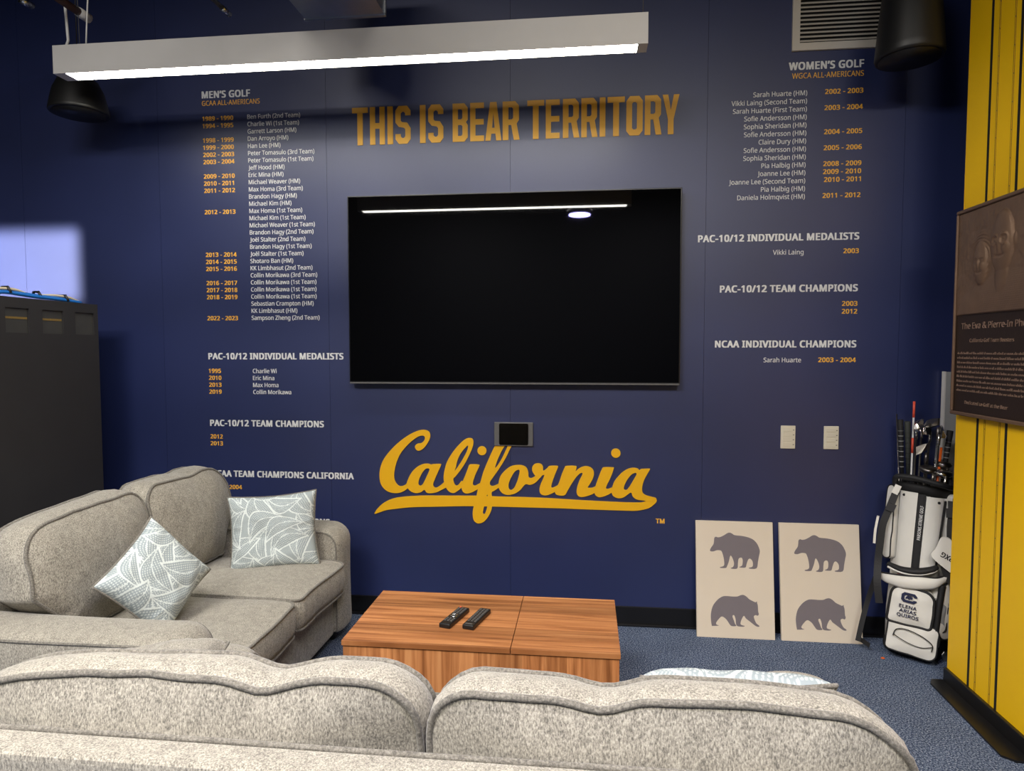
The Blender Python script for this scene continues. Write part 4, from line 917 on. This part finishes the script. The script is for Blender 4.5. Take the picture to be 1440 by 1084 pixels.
# ================================================================== GOLF BAG
BX, BY = 1.737, -0.172
LEAN = math.radians(2.5); TILT = math.radians(-4.5); TURN = math.radians(-26)
gb = thing('golf_bag', 'white and black stand golf bag leaning beside the gold wall', 'golf bag', (BX, BY, 0), (TILT, LEAN, TURN))
BW = M['bag_white']; BK = M['bag_black']
def ell(rx, ry, z, cx=0, cy=0, n=36): return [(cx + rx * math.cos(2 * PI * k / n), cy + ry * math.sin(2 * PI * k / n), z) for k in range(n)]
def add_loft(bm, secs, n=36, caps=True):
    rings = [[bm.verts.new(p) for p in ell(*s, n=n)] for s in secs]
    for A, B in zip(rings, rings[1:]):
        for j in range(n): bm.faces.new((A[j], A[(j + 1) % n], B[(j + 1) % n], B[j]))
    if caps: bm.faces.new(rings[0][::-1]); bm.faces.new(rings[-1])
def loft(name, secs, m, parent, n=36, caps=True, f=None):
    bm = bmesh.new(); add_loft(bm, secs, n, caps)
    if f:
        for v in bm.verts: v.co = f(v.co)
    return from_bm(name, bm, m, parent, smooth=True)
loft('base', [(0.100, 0.085, 0.012), (0.112, 0.095, 0.012), (0.114, 0.097, 0.03), (0.110, 0.094, 0.06)], BK, gb)
loft('body', [(0.108, 0.092, 0.055), (0.112, 0.095, 0.20), (0.108, 0.092, 0.35), (0.112, 0.09, 0.55), (0.120, 0.09, 0.70), (0.122, 0.09, 0.765)], BW, gb, f=lambda p: wob(p, 9, 0.004, 2))
# collar: open rim with inner well
bm = bmesh.new()
R_ = [(0.122, 0.09, 0.74), (0.128, 0.095, 0.775), (0.128, 0.095, 0.79), (0.112, 0.08, 0.79), (0.11, 0.078, 0.766)]
add_loft(bm, R_); from_bm('collar', bm, BK, gb, smooth=True)
tube('top_handle', spline([(-0.115, -0.075, 0.775), (-0.11, -0.115, 0.815), (-0.05, -0.135, 0.822), (0.02, -0.135, 0.812), (0.075, -0.12, 0.80), (0.10, -0.08, 0.79)]), 0.012, BK, gb, 10)
tube('divider_bar', [(-0.09, -0.03, 0.80), (0.1, 0.0, 0.80)], 0.008, BK, gb)
# front panels: two white facings with black strip between them
def facing(name, a0, a1, z0, z1, off, m, nn=8, parent=None, curve=0.62, b0=None, b1=None):
    """sheet lying on the front of the bag between x=a0..a1 and z0..z1 (b0,b1 = x at the bottom)"""
    b0 = a0 if b0 is None else b0; b1 = a1 if b1 is None else b1
    bm = bmesh.new(); G = []
    for lay in (0.0, off):
        g = []
        for i in range(nn + 1):
            row = []
            for j in range(7):
                v = j / 6; xa = b0 + (a0 - b0) * v; xb = b1 + (a1 - b1) * v
                x = xa + (xb - xa) * i / nn; z = z0 + (z1 - z0) * v
                y = -0.092 * math.sqrt(max(0.05, 1 - (x / 0.124) ** 2)) - 0.004 - lay * (1 - 0.25 * abs(2 * i / nn - 1) ** 4)
                row.append(bm.verts.new((x, y, z)))
            g.append(row)
        G.append(g)
    for g in G:
        for i in range(nn):
            for j in range(6): bm.faces.new((g[i][j], g[i + 1][j], g[i + 1][j + 1], g[i][j + 1]))
    A, B = G
    for i in range(nn):
        for j in (0, 6): bm.faces.new((A[i][j], A[i + 1][j], B[i + 1][j], B[i][j]))
    for j in range(6):
        for i in (0, nn): bm.faces.new((A[i][j], A[i][j + 1], B[i][j + 1], B[i][j]))
    return from_bm(name, bm, m, parent or gb, smooth=False)
fl = facing('front_facing', -0.092, -0.022, 0.40, 0.752, 0.010, BW, b0=-0.085, b1=-0.026)
fr = facing('front_facing', 0.012, 0.078, 0.40, 0.740, 0.010, BW, b0=0.006, b1=0.062)
st = facing('centre_strip', -0.022, 0.010, 0.38, 0.748, 0.005, BK, nn=3, b0=-0.028, b1=0.004)
facing('side_strip', 0.080, 0.088, 0.42, 0.73, 0.008, BK, nn=2, b0=0.064, b1=0.072)
for x, z in ((-0.076, 0.735), (0.060, 0.720)): lathe('eyelet', [(0.006, 0), (0.006, 0.003)], BK, gb, n=14, mtx=Matrix.Translation((x, -0.092 * math.sqrt(1 - (x / 0.124) ** 2) - 0.013, z)) @ Matrix.Rotation(PI / 2, 4, 'X'))
VT = Matrix.Translation((-0.0045, -0.104, 0.62)) @ Matrix.Rotation(math.radians(1.2), 4, 'Y') @ WALLM @ Matrix.Rotation(PI / 2, 4, 'Z')
text('strip_letters', 'PARSONS XTREME GOLF', 0.013, 0.155, 'C', 0, -0.0065, 0.001, M['white_plastic'], st, 0.02, VT)
# belly pockets
def bag_pad(name, cx, cz, hx, hz, t, rad, m, y=-0.105, rot=0.0, yaw=0.0, bulge=0.012, pipe=0.0035, parent=None, sd=0.0, pm_=None):
    mt = Matrix.Translation((cx, y, cz)) @ Matrix.Rotation(yaw, 4, 'Z') @ Matrix.Rotation(rot, 4, 'Y')
    return add_pad(name, parent or gb, mt, m, pipe, pm_ or BK, rims=(1,), ha=hx, hb=hz, t=t, r=0.02, rad=rad, bulge=bulge, band=0.003, n_side=8, rings=7, fn=lambda p: wob(p, 16, 0.004, sd))
bag_pad('lower_pocket', 0.0, 0.105, 0.098, 0.075, 0.07, [0.03, 0.03, 0.02, 0.03], BW, y=-0.095, rot=math.radians(4), sd=3)
tube('pocket_seam', spline([(-0.072, -0.145, 0.105), (-0.060, -0.149, 0.137), (-0.02, -0.153, 0.146), (0.04, -0.150, 0.128), (0.078, -0.143, 0.10), (0.078, -0.143, 0.07)]), 0.0022, BK, gb, 6)
tube('pocket_seam', spline([(-0.070, -0.146, 0.112), (-0.04, -0.151, 0.098), (0.0, -0.152, 0.085), (0.04, -0.15, 0.08), (0.078, -0.143, 0.09)]), 0.0018, BK, gb, 6)
up = bag_pad('logo_pocket', -0.012, 0.245, 0.085, 0.082, 0.075, [0.045, 0.04, 0.015, 0.015], BW, y=-0.098, rot=math.radians(3), pipe=0.006, sd=5)
mesh_p = bag_pad('mesh_pocket', 0.088, 0.225, 0.026, 0.072, 0.05, [0.02, 0.02, 0.02, 0.02], M['grey_post'], y=-0.088, yaw=math.radians(28), bulge=0.01, pipe=0.005, sd=6)
# logo: block C with a small bear, and the owner's name
LG = Matrix.Translation((-0.022, -0.1525, 0.287)) @ Matrix.Rotation(math.radians(3), 4, 'Y') @ WALLM
cW, cH, q = 0.030, 0.022, 0.010
Cpts = [(cW, 0.010), (cW, 0.006 + 0.006), (cW - q, cH), (-cW + q, cH), (-cW, cH - q), (-cW, -cH + q), (-cW + q, -cH), (cW - q, -cH), (cW, -cH + q), (cW, -0.007), (cW - 0.012, -0.007), (cW - 0.015, -cH + 0.011), (-cW + 0.017, -cH + 0.011), (-cW + 0.012, -cH + 0.015), (-cW + 0.012, cH - 0.015), (-cW + 0.017, cH - 0.011), (cW - 0.015, cH - 0.011), (cW - 0.012, 0.006), (cW, 0.006)]
flat_shape('logo', [Cpts], 0.0015, LG, M['navy_thread'], up)
bx = [((u - 0.49) * 0.045, (v - 0.22) * 0.06) for u, v in BEAR2]
flat_shape('logo_bear', [bx], 0.0015, LG, M['navy_thread'], up)
for k, wd in enumerate((('ELENA', 0.068), ('ARIAS', 0.066), ('QUIROS', 0.084))):
    text('name_letters', wd[0], 0.0145, wd[1], 'C', 0.0 + k * 0.002, -0.048 - k * 0.0205, 0.0015, M['navy_thread'], up, 0.02, LG)
# sweeping hip belt pocket
bm = bmesh.new()
cen = spline([(-0.150, -0.090, 0.352), (-0.115, -0.128, 0.350), (-0.05, -0.148, 0.352), (0.02, -0.148, 0.362), (0.075, -0.135, 0.372), (0.118, -0.105, 0.402), (0.148, -0.07, 0.425)], 6)
hh = [0.010 + 0.019 * math.sin(PI * min(1, (i / (len(cen) - 1)) * 1.15)) for i in range(len(cen))]
rings = []
for p, h in zip(cen, hh):
    rings.append([bm.verts.new((p.x + dx * 0.2, p.y + dy, p.z + dzz)) for dx, dy, dzz in ((0, 0, -h), (0, -0.012, -h * 0.6), (0, -0.014, h * 0.5), (0, -0.004, h), (0, 0.02, h), (0, 0.02, -h))])
for A, B in zip(rings, rings[1:]):
    for j in range(6): bm.faces.new((A[j], A[(j + 1) % 6], B[(j + 1) % 6], B[j]))
bm.faces.new(rings[0][::-1]); bm.faces.new(rings[-1])
from_bm('hip_belt', bm, BW, gb, smooth=True)
tube('belt_edge', [(p.x, p.y - 0.003, p.z + h + 0.002) for p, h in zip(cen, hh)], 0.004, BK, gb, 6)
# flap above, open pocket with pink lining
box('pink_pocket', -0.055, 0.022, -0.128, -0.10, 0.375, 0.398, M['pink'], gb, bev=0.003, rot=Matrix.Rotation(math.radians(-3), 4, 'Y'))
fp = spline([(-0.115, -0.112, 0.408), (-0.06, -0.135, 0.398), (0.0, -0.138, 0.402), (0.05, -0.125, 0.418), (0.072, -0.11, 0.432)], 6)
tube('flap', [(p.x, p.y, p.z + 0.006) for p in fp], [0.010 + 0.006 * math.sin(PI * i / (len(fp) - 1)) for i in range(len(fp))], BK, gb, 10, flat=1.3)
tube('flap_piping', [(p.x, p.y - 0.01, p.z - 0.006) for p in fp], 0.0055, BW, gb, 8)
# right flank: white panel, broad black band, side pocket
bag_pad('side_pocket', 0.105, 0.245, 0.055, 0.125, 0.07, [0.03, 0.03, 0.04, 0.06], BW, y=-0.052, yaw=math.radians(52), rot=math.radians(2), bulge=0.014, pipe=0.004, sd=8)
tube('black_band', spline([(0.098, -0.116, 0.365), (0.092, -0.124, 0.28), (0.088, -0.122, 0.18), (0.082, -0.118, 0.085)]), 0.013, BK, gb, 8, flat=0.8)
Q = Matrix.Translation((0.146, -0.083, 0.26)) @ Matrix.Rotation(math.radians(52), 4, 'Z') @ WALLM @ Matrix.Rotation(PI / 2, 4, 'Z')
text('side_letters', 'Cal', 0.022, 0.05, 'C', 0, 0, 0.002, M['navy_thread'], gb, 0.01, Q)
# upper right wing and strap
bag_pad('side_wing', 0.118, 0.60, 0.03, 0.16, 0.05, [0.02, 0.02, 0.02, 0.02], BW, y=-0.05, yaw=math.radians(40), bulge=0.006, pipe=0.003, sd=9)
bag_pad('side_wing', -0.115, 0.60, 0.022, 0.17, 0.04, [0.02, 0.02, 0.02, 0.02], BW, y=-0.05, yaw=math.radians(-40), bulge=0.006, pipe=0.003, sd=10)
def strap(name, pts, w, m=None, k=0.25):
    bm = bmesh.new(); add_tube(bm, spline(pts), w, 8, flat=k)
    return from_bm(name, bm, m or BK, gb, smooth=True)
bm = bmesh.new()
def ribbon(name, pts, w, m, t=0.005):
    """flat strap facing the front"""
    bm = bmesh.new(); P = spline(pts); rr = []
    for i, p in enumerate(P):
        d = (P[min(i + 1, len(P) - 1)] - P[max(i - 1, 0)]); d.y = 0
        if d.length < 1e-6: d = Vector((0, 0, -1))
        d.normalize(); sd = Vector((d.z, 0, -d.x)) * (w / 2)
        rr.append([bm.verts.new(p + sd), bm.verts.new(p - sd), bm.verts.new(p - sd + Vector((0, -t, 0))), bm.verts.new(p + sd + Vector((0, -t, 0)))])
    for A, B in zip(rr, rr[1:]):
        for j in range(4): bm.faces.new((A[j], A[(j + 1) % 4], B[(j + 1) % 4], B[j]))
    bm.faces.new(rr[0][::-1]); bm.faces.new(rr[-1])
    return from_bm(name, bm, m, gb, smooth=False)
bm.free()
ribbon('shoulder_strap', [(-0.108, -0.09, 0.745), (-0.125, -0.105, 0.68), (-0.142, -0.115, 0.62), (-0.150, -0.12, 0.58), (-0.153, -0.125, 0.50), (-0.155, -0.13, 0.42), (-0.150, -0.155, 0.33), (-0.135, -0.160, 0.24)], 0.030, BK)
ribbon('strap_padding', [(-0.170, -0.115, 0.625), (-0.176, -0.12, 0.56), (-0.176, -0.12, 0.50)], 0.010, BW, 0.02)
ribbon('strap_buckle', [(-0.118, -0.112, 0.69), (-0.128, -0.116, 0.655)], 0.036, M['black_plastic'], 0.008)
ribbon('strap_top', [(-0.100, -0.09, 0.775), (-0.114, -0.098, 0.735)], 0.026, BW, 0.006)
ribbon('shoulder_strap', [(0.105, -0.085, 0.735), (0.108, -0.10, 0.68), (0.108, -0.11, 0.62), (0.112, -0.115, 0.56), (0.118, -0.118, 0.50), (0.10, -0.12, 0.44), (0.13, -0.12, 0.38)], 0.026, BK)
ribbon('shoulder_strap', [(0.145, -0.06, 0.73), (0.152, -0.07, 0.66), (0.138, -0.09, 0.58), (0.120, -0.11, 0.53)], 0.014, BK)
ribbon('strap_buckle', [(0.104, -0.108, 0.705), (0.108, -0.112, 0.665)], 0.036, M['black_plastic'], 0.008)
ribbon('loose_strap', [(-0.16, -0.10, 0.34), (-0.185, -0.09, 0.22), (-0.20, -0.10, 0.12), (-0.21, -0.11, 0.03)], 0.022, BK)
ribbon('strap_tail', [(-0.215, -0.06, 0.03), (-0.16, -0.11, 0.022)], 0.02, BK)
lathe('ring', [(0.002, 0), (0.016, 0.001), (0.016, 0.004), (0.010, 0.004), (0.010, 0.0)], BK, gb, n=20, mtx=Matrix.Translation((0.078, -0.122, 0.475)) @ Matrix.Rotation(PI / 2, 4, 'X'))
# white lumbar pad with brand letters hanging at the right
hp = [(-0.020, 0.078), (0.012, 0.078), (0.028, 0.045), (0.055, 0.035), (0.060, 0.010), (0.048, -0.02), (0.046, -0.066), (0.030, -0.070), (0.0, -0.052), (-0.040, -0.022), (-0.052, 0.0), (-0.036, 0.030)]
HPM = Matrix.Translation((0.098, -0.140, 0.50)) @ WALLM
pad_ = flat_shape('hip_pad', [catmull(hp, 4)], 0.014, HPM, BW, gb)
text('brand_letters', 'PXG', 0.022, 0.048, 'C', 0.0, -0.012, 0.0015, BK, pad_, 0.03, Matrix.Translation((0.104, -0.1545, 0.497)) @ WALLM @ Matrix.Rotation(math.radians(157), 4, 'Z'))

# ------------------------------------------------------------------ clubs standing in the bag
GI = (Matrix.Translation((BX, BY, 0)) @ Euler((TILT, LEAN, TURN)).to_matrix().to_4x4())
def club(label, cat, top, foot, build):
    """top / foot are points in the bag's frame; the club's own z axis runs from foot to top"""
    T, Fv = GI @ Vector(top), GI @ Vector(foot)
    c = thing('golf_club' if cat == 'golf club' else 'alignment_stick', label, cat, Fv, (0, 0, 0), 'clubs standing in the golf bag' if cat == 'golf club' else 'alignment sticks')
    c.rotation_euler = (T - Fv).to_track_quat('Z', 'Y').to_euler()
    build(c, (T - Fv).length)
    return c
def grip_up(m):
    def f(c, L):
        tube('shaft', [(0, 0, 0), (0, 0, L - 0.26)], 0.005, M['dark_steel'], c, 8)
        lathe('grip', [(0.0075, L - 0.27), (0.0105, L - 0.1), (0.0135, L - 0.005), (0.0125, L)], m, c, n=14)
        for k in range(9): lathe('grip_mark', [(0.0125 - k * 0.0004, 0), (0.0125 - k * 0.0004, 0.003)], M['grey_post'] if m is M['grip'] else M['grip'], c, n=12, cz=L - 0.03 - k * 0.024)
    return f
def stick(bands):
    def f(c, L):
        tube('stick', [(0, 0, 0), (0, 0, L)], 0.0042, M['white_plastic'], c, 8)
        for a, b, m in bands: tube('band', [(0, 0, L - a), (0, 0, L - b)], 0.0055, m, c, 8)
    return f
def iron(turn, shaft=None, ln=0.07, m=None):
    def f(c, L):
        m_ = m or M['chrome']
        tube('shaft', [(0, 0, 0), (0, 0, L - 0.06)], 0.0048, shaft or M['steel'], c, 8)
        tube('hosel', [(0, 0, L - 0.07), (0, 0, L - 0.02)], 0.007, m_, c, 10)
        bm = bmesh.new()
        prof = [(0.0, -0.02), (ln * 0.5, -0.014), (ln, 0.0), (ln * 1.05, 0.022), (ln * 0.9, 0.034), (ln * 0.4, 0.022), (0.0, 0.008)]
        lo = [bm.verts.new((x, -0.002, L - z - 0.0)) for x, z in prof]; hi = [bm.verts.new((x, 0.003 + 0.012 * (1 if z > 0.01 else 0.2), L - z)) for x, z in prof]
        bm.faces.new(lo); bm.faces.new(hi[::-1])
        for i in range(len(prof)): bm.faces.new((lo[i], lo[(i + 1) % len(prof)], hi[(i + 1) % len(prof)], hi[i]))
        bmesh.ops.rotate(bm, matrix=Matrix.Rotation(turn, 3, 'Z'), verts=bm.verts, cent=(0, 0, 0))
        bmesh.ops.bevel(bm, geom=bm.edges[:], offset=0.0015, segments=1, affect='EDGES')
        from_bm('club_head', bm, m_, c, smooth=False)
    return f
def wood(turn, m):
    def f(c, L):
        tube('shaft', [(0, 0, 0), (0, 0, L - 0.05)], 0.005, M['dark_steel'], c, 8)
        tube('hosel', [(0, 0, L - 0.06), (0.0, 0, L - 0.01)], 0.007, m, c, 10)
        bm = bmesh.new(); bmesh.ops.create_uvsphere(bm, u_segments=20, v_segments=12, radius=1)
        bmesh.ops.transform(bm, matrix=Matrix.Rotation(turn, 4, 'Z') @ Matrix.Translation((0.035, 0.02, L + 0.0)) @ Matrix.Diagonal((0.052, 0.038, 0.020, 1)), verts=bm.verts)
        from_bm('club_head', bm, m, c, smooth=True)
    return f
club('golf club with slim dotted black grip up, leftmost in the bag', 'golf club', (-0.118, -0.02, 1.075), (-0.02, 0.0, 0.10), grip_up(M['grip']))
club('golf club with plain olive-grey grip up, second from left in bag', 'golf club', (-0.088, -0.03, 1.070), (-0.01, 0.02, 0.10), grip_up(M['grip_green']))
club('orange and white alignment stick, tallest thing in the golf bag', 'alignment stick', (-0.068, -0.02, 1.165), (-0.03, 0.02, 0.08), stick([(0, 0.075, M['red_orange']), (0.17, 0.24, M['red_orange'])]))
club('thin blue-grey alignment stick at the left rim of golf bag', 'alignment stick', (-0.135, 0.0, 1.10), (-0.03, 0.03, 0.08), lambda c, L: (tube('stick', [(0, 0, 0), (0, 0, L)], 0.003, M['dark_steel'], c, 8)))
for i, (x, z, t) in enumerate(((-0.052, 1.060, 0.3), (-0.030, 1.065, 0.2), (0.004, 1.05, 0.35))):
    club(('first', 'middle', 'last')[i] + ' of three bright upturned iron heads in the bag', 'golf club', (x, 0.0 + i * 0.008, z), (-0.02 + i * 0.01, 0.03, 0.10), iron(1.35 + t, M['dark_steel'], 0.052))
club('iron with dark shaft and small black head among the bright irons', 'golf club', (-0.004, -0.03, 0.955), (0.0, 0.0, 0.10), iron(0.6, M['dark_steel'], 0.04, M['dark_steel']))
club('wedge with large bright face turned to the front', 'golf club', (0.040, -0.05, 1.045), (0.03, 0.0, 0.10), iron(PI - 0.25, M['steel'], 0.055))
club('iron with long curved head pointing right, above the dotted grip', 'golf club', (0.035, -0.03, 1.075), (0.03, 0.03, 0.10), iron(0.15, M['steel'], 0.09, M['dark_steel']))
club('golf club with dotted black grip up, right side of the bag', 'golf club', (0.080, -0.02, 1.045), (0.03, 0.0, 0.10), grip_up(M['grip']))
club('orange alignment stick right of centre in the golf bag', 'alignment stick', (0.052, -0.03, 0.965), (0.03, 0.02, 0.10), stick([(0, 0.4, M['orange'])]))
club('dark fairway wood leaning out over right rim of bag', 'golf club', (0.085, -0.03, 0.885), (0.0, 0.0, 0.10), wood(-0.2, M['dark_steel']))
club('grey hybrid wood lying low over right rim of bag', 'golf club', (0.080, -0.07, 0.845), (0.0, 0.0, 0.10), wood(-0.1, M['chrome']))
club('dark wood head lying across the middle of bag rim', 'golf club', (0.030, -0.07, 0.855), (0.0, 0.0, 0.10), wood(0.2, M['dark_steel']))
# iron resting on the carpet against the bag
lc = thing('golf_club', 'iron standing head down on the carpet between bag and gold wall', 'golf club', (1.90, -0.245, 0.0), (math.radians(-4), math.radians(-2), 0))
tube('shaft', [(0.0, 0, 0.05), (0.0, 0, 0.86)], 0.0048, M['steel'], lc, 8)
tube('hosel', [(0, 0, 0.03), (0, 0, 0.11)], 0.007, M['chrome'], lc, 10)
bm = bmesh.new()
prof = [(0.006, 0.004), (-0.03, 0.0), (-0.062, 0.012), (-0.068, 0.035), (-0.055, 0.05), (-0.02, 0.045), (0.006, 0.035)]
lo = [bm.verts.new((x, -0.012, z)) for x, z in prof]; hi = [bm.verts.new((x, 0.0, z)) for x, z in prof]
bm.faces.new(lo); bm.faces.new(hi[::-1])
for i in range(len(prof)): bm.faces.new((lo[i], lo[(i + 1) % len(prof)], hi[(i + 1) % len(prof)], hi[i]))
bmesh.ops.bevel(bm, geom=bm.edges[:], offset=0.002, segments=1, affect='EDGES')
from_bm('club_head', bm, M['chrome'], lc)
lathe('grip', [(0.0075, 0.60), (0.0105, 0.72), (0.0125, 0.86)], M['grip'], lc, n=12)

cr = bmesh.new(); bmesh.ops.create_icosphere(cr, subdivisions=2, radius=0.01)
for v in cr.verts: v.co = wob(Vector((v.co.x, v.co.y * 0.8, max(0, v.co.z) * 0.4)), 90, 0.003, 1)
o = from_bm('carpet_crumb', cr, M['orange'], None, smooth=True); o.location = (1.586, -0.245, 0.001)
tag(o, 'tiny orange crumb on the blue carpet before the golf bag', 'crumb')
